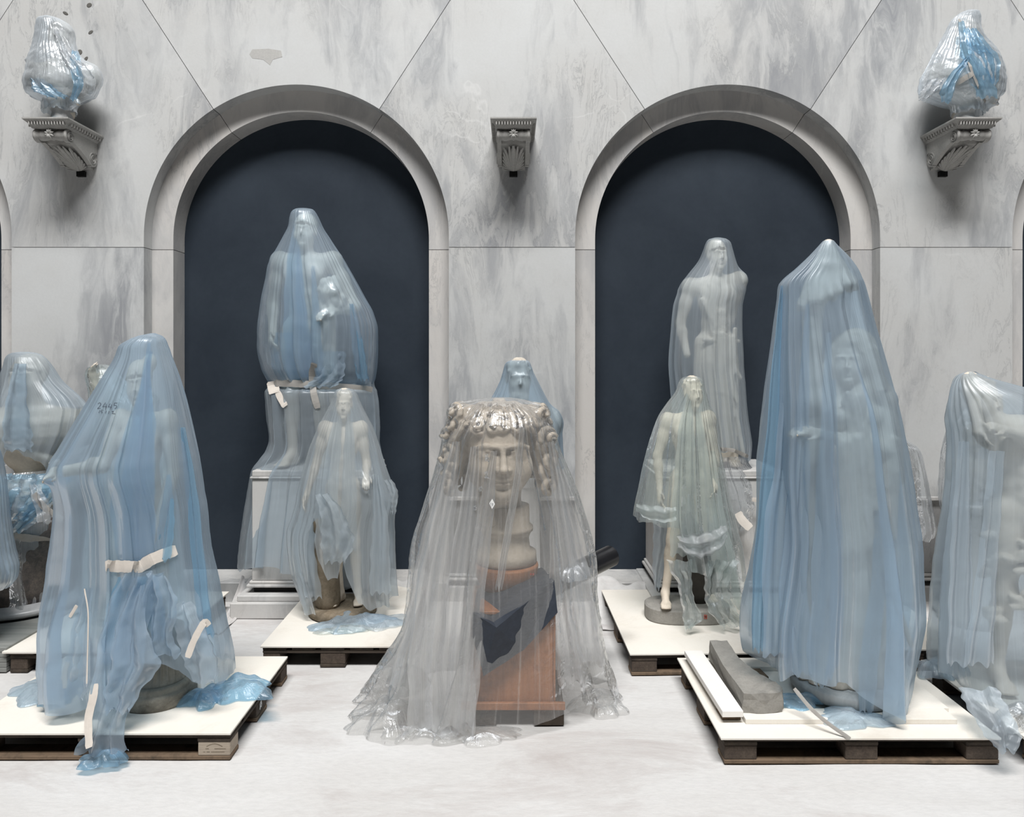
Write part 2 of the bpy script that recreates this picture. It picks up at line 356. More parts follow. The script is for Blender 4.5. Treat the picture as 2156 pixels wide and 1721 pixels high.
def niche(cx, idx):
    e = empty('niche_recess'); tag(e, ['far left arched recess cut by the picture edge', 'left arched niche painted dark navy inside', 'right arched niche painted dark navy inside', 'far right arched recess cut by the picture edge'][idx], 'niche', kind='structure')
    g = G/R_IN*.8; ro = R_OUT+.05
    spans = [(-PI/2-(ZS-ZJ)/R_IN, -TH), (-TH, TH), (TH, PI/2+(ZS-ZJ)/R_IN)]
    for k, (a0, a1) in enumerate(spans):
        a0c, a1c = max(a0, -PI/2), min(a1, PI/2)
        inner = arc(cx, a0c+(g if k else 0), a1c-(g if k < 2 else 0), R_IN, 30); outer = arc(cx, a0c+(g if k else 0), a1c-(g if k < 2 else 0), ro, 30)
        if k == 0: inner = [(cx-R_IN, ZJ+G)]+inner; outer = [(cx-ro, ZJ+G)]+outer
        if k == 2: inner = inner+[(cx+R_IN, ZJ+G)]; outer = outer+[(cx+ro, ZJ+G)]
        prism('arch_block', outer+inner[::-1], YR, YN+.02, M['ring'], e)
    for s in (-1, 1):
        prism('jamb_block', [(cx+s*R_IN, 0.10), (cx+s*R_IN, ZJ-G), (cx+s*ro, ZJ-G), (cx+s*ro, 0.10)], YR, YN+.02, M['ring'], e)
    a = arc(cx, -PI/2, PI/2, R_IN+.03, 40)
    prism('painted_back', [(cx-R_IN-.03, 0.0)]+a+[(cx+R_IN+.03, 0.0)], YN, YN+.08, M['navy'], e)
    box('niche_sill', cx-R_OUT, cx+R_OUT, YW-.03, YN, -.01, 0.135, M['plinth'], e, .006)
for i, cx in enumerate(NCS): niche(cx, i)
# solid wall behind everything
bm = bmesh.new(); box_bm(bm, -9, 9, YN+.085, YN+.3, -.05, ZTOP, 0)
link('wall_core', bm_mesh('wall_core', bm), M['joint'], wall)
for k, cxm in enumerate([(NCS[i]+NCS[i+1])/2 for i in range(3)]):      # core of the piers, seen only in the joints
    hw = ((NCS[1]-NCS[0])/2 if k != 1 else NX)-R_OUT-.06
    prism('pier_core', [(cxm-hw, 0), (cxm-hw, ZS), (cxm+hw, ZS), (cxm+hw, 0)], YW+th+.002, YN+.086, M['joint'], wall)
for cx in NCS:
    prism('crown_core', [(cx-1.6, ZTOP)]+[(x, z) for x, z in arc(cx, -1.2, 1.2, R_OUT+.06, 30)]+[(cx+1.6, ZTOP)], YW+th+.002, YN+.086, M['joint'], wall)
# chipped holes in the plaster near the left bust and a repaired patch: shallow pits with dark bottoms
hole_mat = mat_noise('plaster_hole', (0.10, 0.10, 0.09), (0.16, 0.15, 0.14), 30)
def pit(px, py, w, h, ang):
    p = WP(px, py, YW); me = lathe_mesh('pit', [(0.3, .0022), (0.9, .0022), (1.05, .0)], 10)
    o = link('plaster_chip', me, hole_mat, wall); o.rotation_euler = (PI/2, ang, 0); o.scale = (w, h, 1.0); o.location = (p.x, YW-.0002, p.z)
for a in ((138, 28, .022, .010, .5), (188, 11, .02, .016, -.5), (191, 68, .02, .011, -.6), (181, 124, .02, .011, -.9), (168, 110, .018, .02, .3)): pit(*a)
peg = link('wall_peg', lathe_mesh('wall_peg', [(.006, 0), (.006, .10)], 12), M['label'], wall)
pp = WP(163, 103, YW-.05); peg.location = (pp.x-.02, YW-.0, pp.z-.02); peg.rotation_euler = (math.radians(62), math.radians(25), 0)
patch_mat = mat_noise('grey_filler', (0.44, 0.435, 0.42), (0.5, 0.49, 0.47), 12)
pt = WP(560, 117, YW)
prism('filler_patch', [(pt.x+a, pt.z+b) for a, b in ((-.12, .01), (-.1, .045), (.02, .05), (.11, .035), (.12, -.01), (.05, -.03), (.03, -.07), (-.02, -.03), (-.1, -.02))], YW-.001, YW+.02, patch_mat, wall)

# floor paper turned up along the wall
def curled_paper(label, x0, x1, y0, y1, rise, seed, wave=.02, fx=9):
    rng = np.random.RandomState(seed); nx, ny = 46, 22
    v, f = [], []
    ph = rng.uniform(0, 6, 4)
    for j in range(ny):
        t = j/(ny-1)
        for i in range(nx):
            s = i/(nx-1)
            top = 0.85+.12*math.sin(fx*.6*s+ph[0])+.05*math.sin(fx*1.5*s+ph[1])
            z = 0.006+rise*top*max(0, (t-.42)/.58)**2.0+.004*math.sin(17*s+ph[2]+6*t)+.004*math.sin(23*t+ph[3])
            v.append((x0+(x1-x0)*s, y0+(y1-y0)*t+wave*math.sin(fx*1.3*s+ph[1])*t, max(z, .003)))
    for j in range(ny-1):
        for i in range(nx-1):
            a = j*nx+i; f.append((a, a+1, a+nx+1, a+nx))
    o = link('floor_paper_strip', mesh_from('floor_paper_strip', v, f), M['floor'], None, True)
    m = o.modifiers.new('t', 'SOLIDIFY'); m.thickness = .0015
    tag(o, label, 'paper', 'curled strips of floor paper')
curled_paper('strip of floor paper curling up against the left niche beside the draped plinth', wx(440, 4.6), wx(520, 5.0), 4.55, 5.15, .20, 2)
curled_paper('torn floor paper curling up behind the black tube', wx(1258, 4.9), wx(1372, 4.9), 4.62, 5.1, .20, 5, .03, 7)
curled_paper('strip of floor paper turned up right of the small draped statue left of centre', wx(800, 4.9), wx(900, 4.9), 4.7, 5.14, .17, 8)

# ------------------------------------------------------------------ marble consoles on the wall
def bracket_meshes():
    out = {}
    # local: x across, y = 0 at the wall and negative outwards, z = 0 at the shelf top
    D, HWd = 0.42, 0.156
    bm = bmesh.new()
    prof = [(0.0, 0.0), (0.0, -.010), (.006, -.016), (.022, -.030), (.036, -.050), (.040, -.060)]     # inset, z
    rings = []
    for ins, z in prof:
        rings.append([bm.verts.new(p) for p in ((-HWd+ins, -D+ins, z), (HWd-ins, -D+ins, z), (HWd-ins, 0, z), (-HWd+ins, 0, z))])
    bm.faces.new(rings[0]); bm.faces.new(rings[-1][::-1])
    for a, b in zip(rings, rings[1:]):
        for k in range(4): bm.faces.new((a[k], a[(k+1) % 4], b[(k+1) % 4], b[k]))
    # little leaf cuts on the cyma
    out['shelf'] = bm_mesh('shelf', bm)
    bm = bmesh.new()
    for k in range(13):
        x = -.115+.23*k/12
        box_bm(bm, x-.0035, x+.0035, -D+.010, -D+.030, -.046, -.024)
    for s in (-1, 1):
        for k in range(12):
            y = -.36+.33*k/11
            box_bm(bm, s*(HWd-.020)-.011, s*(HWd-.020)+.011, y-.0035, y+.0035, -.046, -.024)
    out['leaf_moulding'] = bm_mesh('leaf_moulding', bm)
    # S scroll sides: outline in y,z
    def scroll_outline():
        pts = []
        for k in range(20):                                       # front volute
            a = math.radians(100+k*13); pts.append((-.325+.040*math.cos(a), -.105+.040*math.sin(a)))
        for k in range(16):
            t = k/15; pts.append((-.29+.22*t, -.135-.105*t**1.3))
        for k in range(16):                                       # back volute
            a = math.radians(250+k*13); pts.append((-.062+.055*math.cos(a), -.185+.055*math.sin(a)))
        pts += [(-.01, -.14), (-.005, -.06), (-.345, -.06)]
        return pts
    for nm, s in (('scroll_l', -1), ('scroll_r', 1)):
        bm = bmesh.new(); o = scroll_outline(); x0, x1 = s*.083, s*.113
        a = [bm.verts.new((x0, p[0], p[1])) for p in o]; b = [bm.verts.new((x1, p[0], p[1])) for p in o]
        bm.faces.new(a); bm.faces.new(b[::-1])
        for i in range(len(o)):
            j = (i+1) % len(o); bm.faces.new((a[i], a[j], b[j], b[i]))
        out[nm] = bm_mesh(nm, bm)
        # raised spiral fillets on the outer face
        for qi, (cy, cz, r0) in enumerate(((-.325, -.105, .034), (-.065, -.185, .047))):
            v, f = [], []; n = 46; base = 0
            for k in range(n):
                t = k/(n-1); a = t*2.3*2*PI; r = r0*(1-.86*t)
                for (dr, dx) in ((-.004, 0), (0, .007), (.004, 0)):
                    v.append((x1+s*dx, cy+(r+dr)*math.cos(a), cz+(r+dr)*math.sin(a)))
            for k in range(n-1):
                for q in range(2): f.append((base+3*k+q, base+3*k+q+1, base+3*k+4+q, base+3*k+3+q))
            out['volute_%s%d' % (nm[-1], qi)] = mesh_from('volute', v, f)
    # horizontal bolster
    prof = []
    for k in range(33):
        x = -.113+.226*k/32; t = abs(x)/.113
        r = .030+.012*t**3-.004*math.cos(t*PI*2)*(t < .6)+(.004 if .86 < t < .94 else 0)
        if t < .12: r += .008*(1-t/.12)
        prof.append((r, x))
    me = lathe_mesh('bolster', prof, 28); me.transform(Matrix.Rotation(PI/2, 4, 'Y')); me.transform(Matrix.Translation((0, -.335, -.100)))
    out['bolster'] = me
    # rosette bow on the bolster
    v, f = [], []
    def petal(c, ang, L, Wd, bulge):
        base = len(v); n = 9
        for i in range(n):
            t = i/(n-1)
            w = Wd*math.sin(PI*min(1, t*.92+.06))
            for j in (-1, -.5, 0, .5, 1):
                lx, lz = t*L, j*w
                v.append((c[0]+lx*math.cos(ang)-lz*math.sin(ang), c[1]-bulge*(1-j*j)*math.sin(PI*t)-.002, c[2]+lx*math.sin(ang)+lz*math.cos(ang)))
        for i in range(n-1):
            for j in range(4): f.append((base+i*5+j, base+i*5+j+1, base+i*5+j+6, base+i*5+j+5))
    for a in (25, 65, 90, 115, 155, 205, 245, 270, 295, 335): petal((0, -.376, -.100), math.radians(a), .035, .008, .012)
    out['rosette'] = mesh_from('rosette', v, f)
    # acanthus: lobes fanning out over the curved underside
    v, f = [], []
    def under(t):                                                  # t 0 at the wall foot .. 1 at the top front
        return (-.045-.235*t**1.25, -.262+.118*t**.8)
    def lobe(t0, x0, t1, x1, w, lift):
        base = len(v); n = 10
        for i in range(n):
            q = i/(n-1); t = t0+(t1-t0)*q; x = x0+(x1-x0)*q**.8
            y, z = under(max(0, min(1, t)))
            ww = w*(0.35+.9*math.sin(PI*min(1, .12+q*.86)))
            for j in (-1, -.45, 0, .45, 1):
                rel = lift*(.55+.45*math.sin(PI*q))*(1-.75*j*j)+(.010*q*q)
                v.append((x+j*ww, y-rel*.72, z-rel*.7))
        for i in range(n-1):
            for j in range(4): f.append((base+i*5+j, base+i*5+j+1, base+i*5+j+6, base+i*5+j+5))
    lobe(0, 0, 1.0, 0, .017, .020)
    for s in (-1, 1):
        for (t0, x0, t1, x1, w, l) in ((.05, .008, .97, .030, .011, .017), (.04, .012, .86, .056, .010, .016), (.03, .014, .74, .070, .010, .016),
                                       (.02, .016, .58, .074, .009, .015), (.01, .016, .44, .076, .009, .014), (0, .016, .30, .076, .009, .013),
                                       (0, .014, .18, .074, .009, .013), (0, .012, .08, .070, .008, .012), (.0, .010, .9, .012, .007, .020), (.5, .034, .92, .066, .008, .018)):
            lobe(t0, s*x0, t1, s*x1, w, l)
    out['acanthus_leaf'] = mesh_from('acanthus_leaf', v, f)
    # body behind the leaf
    bm = bmesh.new()
    o = [(-.045, -.255)]+[under(k/12) for k in range(13)]+[(-.30, -.06), (0, -.06), (0, -.262)]
    a = [bm.verts.new((-.084, p[0]+.012, p[1]+.010)) for p in o]; b = [bm.verts.new((.084, p[0]+.012, p[1]+.010)) for p in o]
    bm.faces.new(a); bm.faces.new(b[::-1])
    for i in range(len(o)):
        j = (i+1) % len(o); bm.faces.new((a[i], a[j], b[j], b[i]))
    out['console_body'] = bm_mesh('console_body', bm)
    return out
BR = bracket_meshes()
def bracket(X, label):
    e = empty('console_bracket', (X, YW, 3.385)); tag(e, label, 'bracket', 'carved console brackets on the wall')
    sh = link('shelf', BR['shelf'], M['bracket'], e); link('leaf_moulding', BR['leaf_moulding'], M['bracket'], sh)['kind'] = 'stuff'
    link('console_body', BR['console_body'], M['bracket'], e)
    for q in 'lr':
        sc = link('scroll', BR['scroll_'+q], M['bracket'], e); link('volute', BR['volute_%s0' % q], M['bracket'], sc); link('volute', BR['volute_%s1' % q], M['bracket'], sc)
    bo = link('bolster', BR['bolster'], M['bracket'], e, True); link('rosette', BR['rosette'], M['bracket'], bo, True)
    link('acanthus_leaf', BR['acanthus_leaf'], M['bracket'], e, True)
    box('peg', -.029, .029, -.028, -.001, -.30, -.262, M['black'], e, .001)
XB = 3.135
bracket(-XB, 'carved console bracket on the wall holding the bust wrapped in blue film at left')
bracket(0.01, 'empty carved console bracket between the two arched niches')
bracket(XB, 'carved console bracket on the wall holding the taped bust at right')

# ------------------------------------------------------------------ pallets and boards
def pallet(x0, y0, w, d, label, rz=0.0, chips=(), long_x=True):
    e = empty('pallet', (x0, y0, 0), rz); tag(e, label, 'pallet', 'dark wooden pallets on the floor')
    L, Wd = (w, d) if long_x else (d, w)
    def B(name, a0, a1, b0, b1, z0, z1, ml, parent=e):
        if long_x: return box(name, a0, a1, b0, b1, z0, z1, ml[0], parent, .003)
        return box(name, b0, b1, a0, a1, z0, z1, ml[1], parent, .003)
    wd = (M['pallet_x'], M['pallet_y']); wc = (M['pallet_y'], M['pallet_x'])
    for k, b in enumerate((0, (Wd-.145)/2, Wd-.10)):
        wv = .10 if k != 1 else .145
        B('bottom_board', 0, L, b, b+wv, 0.001, .019, (M['pallet_low'], M['pallet_y']))
        for j, a in enumerate((0, (L-.145)/2, L-.145)):
            mt = M['chip'] if (k, j) not in chips else M['palewood']
            B('block', a+.002, a+.143, b+.002, b+wv-.002, .0195, .080, (mt, mt))
    for a in (0, (L-.145)/2, L-.145): B('cross_board', a, a+.145, 0, Wd, .0805, .098, wc)
    n = 5; wv = .135
    for k in range(n):
        b = k*(Wd-wv)/(n-1); B('deck_board', 0, L, b, b+wv, .0985, .115, wd)
    return e
def ply(x0, x1, y0, y1, z0, z1, label, rz=0, mat='ply', name='plywood_board', group='pale boards lying on the pallets'):
    o = box(name, 0, x1-x0, 0, y1-y0, 0, z1-z0, M[mat], None, .0015); o.location = (x0, y0, z0); o.rotation_euler = (0, 0, rz)
    tag(o, label, 'board', group); return o
ZP = 0.1155
p1 = pallet(-2.44, 3.135, 1.2, .80, 'pallet under the blue draped statue in the left foreground', chips=((0, 2),))
ply(-2.46, -1.235, 3.125, 3.925, ZP, ZP+.010, 'pale plywood board under the blue draped statue in the left foreground')
p4 = pallet(0.925, 3.105, 1.2, .80, 'pallet under the tall blue draped statue in the right foreground')
ply(.905, 2.12, 3.085, 3.905, ZP, ZP+.010, 'pale plywood board under the tall blue draped statue, covering its pallet')
p2 = pallet(-1.425, 4.07, .80, 1.10, 'pallet under the small pale draped statue left of centre', long_x=False)
ply(-1.435, -.62, 4.06, 5.17, ZP, ZP+.010, 'cream plywood board under the small pale draped statue left of centre')
p3 = pallet(.665, 3.965, 1.2, 1.07, 'pallet under the small greenish draped statue with the bare foot', math.radians(1.2))
ply(.655, 1.88, 3.955, 5.04, ZP, ZP+.010, 'cream plywood board under the small greenish draped statue with the bare foot', math.radians(1.2))
p5 = pallet(1.90, 4.02, .72, .80, 'pallet behind the tall blue draped statue, beside its right edge', math.radians(1.2))
ply(1.89, 2.62, 4.01, 4.84, ZP, ZP+.010, 'cream plywood board behind the tall blue draped statue, beside its right edge', math.radians(1.2))
p6 = pallet(2.26, 3.06, .80, .78, 'pallet under the grey-blue draped statue at the right picture edge')
ply(2.22, 3.08, 3.06, 3.87, ZP, ZP+.014, 'board under the grey-blue draped statue at the right picture edge')
p0 = pallet(-2.82, 4.0, .82, .98, 'pallet behind the left foreground statue, near the granite pedestal', long_x=False)
ply(-2.85, -1.985, 3.98, 5.0, ZP, ZP+.012, 'tan plywood board behind the left foreground statue, near the granite pedestal')
# stamp on the pale block of the front left pallet: faint burnt lines and an arc
def strip_strokes(name, strokes, y, wdt, mat, parent):
    bm = bmesh.new()
    for st in strokes:
        for (a, b) in zip(st, st[1:]):
            dx, dz = b[0]-a[0], b[1]-a[1]; L = math.hypot(dx, dz) or 1e-6; nx_, nz_ = -dz/L*wdt/2, dx/L*wdt/2
            q = [bm.verts.new((p[0]+s*nx_, y, p[1]+s*nz_)) for p, s in ((a, 1), (b, 1), (b, -1), (a, -1))]
            bm.faces.new(q)
    o = link(name, bm_mesh(name, bm), mat, parent); return o
bx0 = 1.2-.14
st = [[(bx0+.035+.07*k/8, .060+.012*math.sin(PI*k/8)) for k in range(9)], [(bx0+.07, .050), (bx0+.12, .050)], [(bx0+.02, .036), (bx0+.03, .036)], [(bx0+.035, .036), (bx0+.05, .036)], [(bx0+.055, .036), (bx0+.115, .036)], [(bx0+.03, .050), (bx0+.045, .050)]]
strip_strokes('burnt_stamp', st, .0014, .0028, M['trunk'], p1)
lab = strip_strokes('paper_tag', [[(0, 0), (.004, .030), (.016, .034), (.022, .012), (.012, .006)]], 0, .010, M['label'], p1)
lab.rotation_euler = (0, 0, PI/2); lab.location = (1.2+.004, .36, .045)

# boards and the stone fragment on the right front pallet
ZB = ZP+.0105
ply(.945, 1.04, 3.20, 3.86, ZB+.030, ZB+.058, 'white thick plywood strip along the left of the right front pallet', math.radians(1.0), 'white_ply')
box_o = ply(1.05, 2.0, 3.20, 3.30, ZB, ZB+.022, 'pale plank lying along the front of the right front pallet', 0, 'ply')
ply(.955, 1.04, 3.235, 3.33, ZB, ZB+.029, 'short wood block under the white strip', 0, 'pallet_low', 'wood_block', None)
ply(1.10, 2.0, 3.74, 3.83, ZB, ZB+.022, 'pale plank lying along the back of the right front pallet', 0, 'ply')
ply(1.74, 2.03, 3.31, 3.735, ZB, ZB+.018, 'pale board lying beside the right foot of the tall draped statue')
ply(1.24, 1.30, 3.60, 3.70, ZB, ZB+.03, 'small brown wood chock beside the stone fragment', 0.1, 'pallet_low', 'wood_chock', None)
# chipped stone fragment: bar whose right side is hollowed out by a curve
def stone_fragment():
    pts_t = [(1.065, 3.86), (1.165, 3.86), (1.155, 3.72), (1.16, 3.60), (1.175, 3.50), (1.205, 3.42), (1.245, 3.37), (1.262, 3.31), (1.24, 3.26), (1.15, 3.25), (1.05, 3.255), (1.055, 3.55)]
    bm = bmesh.new(); z0, z1 = ZB+.023, ZB+.115
    rng = random.Random(4)
    lo = [bm.verts.new((x+rng.uniform(-.004, .004), y+rng.uniform(-.004, .004), z0)) for x, y in pts_t]
    hi = [bm.verts.new((x+rng.uniform(-.006, .006), y+rng.uniform(-.006, .006), z1+rng.uniform(-.004, .002))) for x, y in pts_t]
    bm.faces.new(hi); bm.faces.new(lo[::-1])
    for i in range(len(pts_t)):
        j = (i+1) % len(pts_t); bm.faces.new((lo[i], lo[j], hi[j], hi[i]))
    bmesh.ops.triangulate(bm, faces=bm.faces); bmesh.ops.subdivide_edges(bm, edges=bm.edges, cuts=2, use_grid_fill=True)
    for v in bm.verts:
        v.co += Vector((rng.gauss(0, .002), rng.gauss(0, .002), rng.gauss(0, .0015)))
    return link('stone_fragment', bm_mesh('stone_fragment', bm), M['stone'])
tag(stone_fragment(), 'broken grey stone bar with a curved chipped end on the right front pallet', 'stone')
# stack of grey boards at the left picture edge
for k in range(5):
    o = box('grey_board', 0, .5, 0, .6, 0, .026, M['greyboard'], None, .002); o.location = (-3.34, 4.0, .003+.028*k)
    tag(o, ['lowest', 'second lowest', 'middle', 'second highest', 'topmost'][k]+' grey board of the low stack at the left picture edge', 'board', 'stack of grey boards at the left edge')
# round stone disc lying by the wall at right
rb = link('round_base', lathe_mesh('round_base', [(.20, 0), (.22, .012), (.215, .03), (.18, .035), (.175, .05), (.05, .055)], 48), M['plinth'], None, True)
rb.location = (wx(2035, 4.95), 5.02-.1, .002); tag(rb, 'round marble disc base on the floor against the right wall', 'stone')

# ------------------------------------------------------------------ sculpting with a distance field
class Clay:
    def __init__(s, lo, hi, h):
        s.lo = np.array(lo, float); s.h = h
        s.n = np.maximum(2, np.ceil((np.array(hi, float)-s.lo)/h).astype(int))
        s.d = np.full(s.n, 0.08, np.float32)
    def _win(s, a, b, pad):
        i0 = np.clip(np.floor((np.minimum(a, b)-pad-s.lo)/s.h).astype(int), 0, s.n-1)
        i1 = np.clip(np.ceil((np.maximum(a, b)+pad-s.lo)/s.h).astype(int)+1, 1, s.n)
        sl = tuple(slice(i0[k], i1[k]) for k in range(3))
        ax = [s.lo[k]+s.h*np.arange(i0[k], i1[k], dtype=np.float32) for k in range(3)]
        X, Y, Z = np.meshgrid(*ax, indexing='ij', sparse=True)
        return sl, X, Y, Z
    def _put(s, sl, q, k, sub=False):
        a = s.d[sl]; k = max(k, 1e-4)
        if sub:
            q = -q; hh = np.clip(.5-.5*(a-q)/k, 0, 1) ; s.d[sl] = a*(1-hh)+q*hh+k*hh*(1-hh)
        else:
            hh = np.clip(.5+.5*(a-q)/k, 0, 1); s.d[sl] = a*(1-hh)+q*hh-k*hh*(1-hh)
    def ell(s, c, r, k=.02, rot=None, sub=False):
        c = np.array(c, float); r = np.array(r, float); R = max(r)
        sl, X, Y, Z = s._win(c-R, c+R, .05+k)
        x, y, z = X-c[0], Y-c[1], Z-c[2]
        if rot is not None:
            m = np.array(Euler(rot).to_matrix()).T
            x, y, z = (m[i][0]*x+m[i][1]*y+m[i][2]*z for i in range(3))
        k0 = np.sqrt((x/r[0])**2+(y/r[1])**2+(z/r[2])**2)
        k1 = np.sqrt((x/r[0]**2)**2+(y/r[1]**2)**2+(z/r[2]**2)**2)+1e-9
        s._put(sl, (k0*(k0-1)/k1).astype(np.float32), k, sub)
    def cap(s, a, b, ra, rb=None, k=.02, sub=False):
        rb = ra if rb is None else rb
        a = np.array(a, float); b = np.array(b, float); R = max(ra, rb)
        sl, X, Y, Z = s._win(np.minimum(a, b)-R, np.maximum(a, b)+R, .04+k)
        v = b-a; L2 = float(v@v)+1e-12
        t = np.clip(((X-a[0])*v[0]+(Y-a[1])*v[1]+(Z-a[2])*v[2])/L2, 0, 1)
        q = np.sqrt((X-a[0]-t*v[0])**2+(Y-a[1]-t*v[1])**2+(Z-a[2]-t*v[2])**2)-(ra+(rb-ra)*t)
        s._put(sl, q.astype(np.float32), k, sub)
    def chain(s, pts, rs, k=.015):
        for i in range(len(pts)-1): s.cap(pts[i], pts[i+1], rs[i], rs[i+1], k)
    def gown(s, c, prof, flutes, depth, seed=0, k=.03, ky=.75):
        """a skirt: prof [(z, rx)], flutes round it"""
        zs = [p[0] for p in prof]; rs = [p[1] for p in prof]; R = max(rs)*1.1
        sl, X, Y, Z = s._win(np.array((c[0]-R, c[1]-R, min(zs))), np.array((c[0]+R, c[1]+R, max(zs))), .05)
        x, y = X-c[0], (Y-c[1])/ky
        th_ = np.arctan2(x, -y); r = np.sqrt(x*x+y*y)
        o = np.argsort(zs); rz = np.interp(Z, np.array(zs)[o], np.array(rs)[o])
        rng = np.random.RandomState(seed); w = 0
        for q in range(3): w = w+.25*np.sin((q+1)*th_+rng.uniform(0, 6)+Z*1.2*(q-1))
        fl_ = np.abs(np.sin(flutes*.5*th_+3*w))**.7
        rr = rz*(1-depth*(1-fl_))
        q = np.maximum((r-rr)*.75, np.maximum(min(zs)-Z, Z-max(zs)))
        s._put(sl, q.astype(np.float32), k)
    def mesh(s, name):
        s.d[0], s.d[-1] = .08, .08; s.d[:, 0], s.d[:, -1] = .08, .08; s.d[:, :, 0], s.d[:, :, -1] = .08, .08
        g = vdb.FloatGrid(0.08); g.copyFromArray(s.d)
        P, Q = g.convertToQuads(isovalue=0.0)[:2]
        P = np.asarray(P)*s.h+s.lo; Q = np.asarray(Q)[:, ::-1]
        me = bpy.data.meshes.new(name)
        me.vertices.add(len(P)); me.vertices.foreach_set('co', P.astype(np.float32).ravel())
        me.loops.add(len(Q)*4); me.loops.foreach_set('vertex_index', Q.astype(np.int32).ravel())
        me.polygons.add(len(Q)); me.polygons.foreach_set('loop_start', np.arange(len(Q), dtype=np.int32)*4)
        me.update(calc_edges=True); me.validate()
        bm = bmesh.new(); bm.from_mesh(me); bmesh.ops.recalc_face_normals(bm, faces=bm.faces); bm.to_mesh(me); bm.free()
        me.polygons.foreach_set('use_smooth', np.ones(len(me.polygons), dtype=bool))
        return me

def rotz(p, a): return np.array((p[0]*math.cos(a)-p[1]*math.sin(a), p[0]*math.sin(a)+p[1]*math.cos(a), p[2]))
def sculpt_head(cl, c, k=1.0, yaw=0.0, hair='curly', seed=0, tilt=0.0, beard=False):
    """c = middle of the head; k = 1 gives a head 0.235 tall; faces -y before the yaw"""
    c = np.array(c, float); rng = np.random.RandomState(seed)
    m = np.array(Euler((0, tilt, yaw)).to_matrix())
    P = lambda x, y, z: c+k*(m@np.array((x, y, z)))
    E = (0, tilt, yaw)
    el = lambda p, r, kk=.012, sub=False, rot=E: cl.ell(P(*p), np.array(r)*k, kk*k, rot, sub)
    cp = lambda a, b, ra, rb, kk=.010, sub=False: cl.cap(P(*a), P(*b), ra*k, rb*k, kk*k, sub)
    el((0, .018, .030), (.077, .092, .088), .02)          # skull
    el((0, -.030, -.045), (.058, .062, .072), .03)        # face
    cp((-.045, -.01, -.068), (0, -.062, -.098), .022, .022, .02); cp((.045, -.01, -.068), (0, -.062, -.098), .022, .022, .02)   # jaw
    el((0, -.074, -.100), (.022, .018, .018), .015)       # chin
    for s in (-1, 1):
        el((s*.033, -.090, .006), (.021, .017, .013), .014, True)        # socket
        el((s*.032, -.0735, .003), (.0150, .0125, .0105), .004)           # eye
        cp((s*.011, -.086, .0215), (s*.036, -.084, .0255), .0050, .0055, .013); cp((s*.036, -.084, .0255), (s*.057, -.066, .019), .0055, .005, .013)   # brow
        el((s*.040, -.056, -.034), (.024, .022, .030), .04)              # cheek
        el((s*.077, .010, -.005), (.008, .020, .032), .006)              # ear
        el((s*.0105, -.094, -.036), (.008, .009, .0065), .006)           # nostril wing
        cp((s*.019, -.084, .0095), (s*.034, -.087, .0135), .0030, .0032, .003); cp((s*.034, -.087, .0135), (s*.048, -.078, .007), .0032, .003, .003)   # lid
        cp((s*.020, -.083, -.005), (s*.044, -.079, -.004), .0028, .0026, .004)
    cp((0, -.086, .018), (0, -.100, -.010), .0058, .0065, .009); cp((0, -.100, -.010), (0, -.110, -.032), .0065, .0098, .006)           # nose
    el((0, -.087, -.049), (.007, .006, .010), .006)
    el((0, -.086, -.0605), (.0225, .0105, .0060), .004); el((0, -.085, -.0725), (.0185, .0115, .0070), .004)      # lips
    if k > 1.5: el((0, -.097, -.0665), (.021, .007, .0018), .002, True)
    el((0, -.092, -.084), (.02, .008, .006), .006, True)
    if beard:
        for q in range(26):
            a = rng.uniform(-1.2, 1.2); z = rng.uniform(-.14, -.07)
            el((.055*math.sin(a), -.02-.055*math.cos(a), z), (.014, .014, .018), .008)
    if hair == 'curly':
        for q in range(70):
            u = rng.uniform(-PI, PI); v = rng.uniform(.12, 1.45)
            d = np.array((math.cos(v)*math.sin(u), -math.cos(v)*math.cos(u), math.sin(v)))
            if abs(u) < .95 and v < .62: continue
            p = np.array((0, .018, .030))+d*np.array((.079, .094, .090))
            el(p, (.016, .016, .014), .007)
    elif hair == 'cap':
        el((0, .026, .040), (.084, .095, .088), .01)
        for q in range(14):
            a = -1.25+2.5*q/13; cp((.060*math.sin(a)*.9, -.07*math.cos(a), .085-.02*abs(a)), (.082*math.sin(a), -.088*math.cos(a), .052-.015*abs(a)), .008, .006, .006)
    elif hair == 'hood':
        el((0, .035, .030), (.100, .110, .115), .03); el((0, -.100, -.020), (.066, .050, .095), .02, True)
        for s in (-1, 1): cp((s*.092, -.01, .03), (s*.12, .0, -.16), .022, .035, .03)
        el((0, -.030, -.045), (.058, .062, .072), .02); cp((0, -.088, .020), (0, -.112, -.030), .007, .0115, .007)

def sculpt_hand(cl, w, tip, up=(0, 0, 1), k=1.0, curl=.5):
    w = np.array(w, float); f = np.array(tip, float)-w; f /= np.linalg.norm(f)+1e-9
    u = np.array(up, float); s = np.cross(f, u); s /= np.linalg.norm(s)+1e-9; u = np.cross(s, f)
    pc = w+f*.05*k
    cl.cap(w, w+f*.075*k, .026*k, .032*k, .015); cl.cap(pc-s*.018*k, pc+s*.018*k+f*.02*k, .020*k, .020*k, .015)
    for q, (o, L) in enumerate(((-.030, .072), (-.010, .082), (.010, .078), (.029, .062))):
        a = w+f*.09*k+s*o*k; b = a+(f*math.cos(curl*.6)-u*math.sin(curl*.6))*L*.5*k; e = b+(f*math.cos(curl*1.6)-u*math.sin(curl*1.6))*L*.5*k
        cl.chain([a, b, e], [.0105*k, .0095*k, .008*k], .004)
    a = w+f*.03*k-s*.028*k; b = a+(f*.6-s*.6-u*.3)*.035*k; e = b+(f*.9-s*.1-u*.3)*.032*k
    cl.chain([a, b, e], [.014*k, .011*k, .009*k], .006)
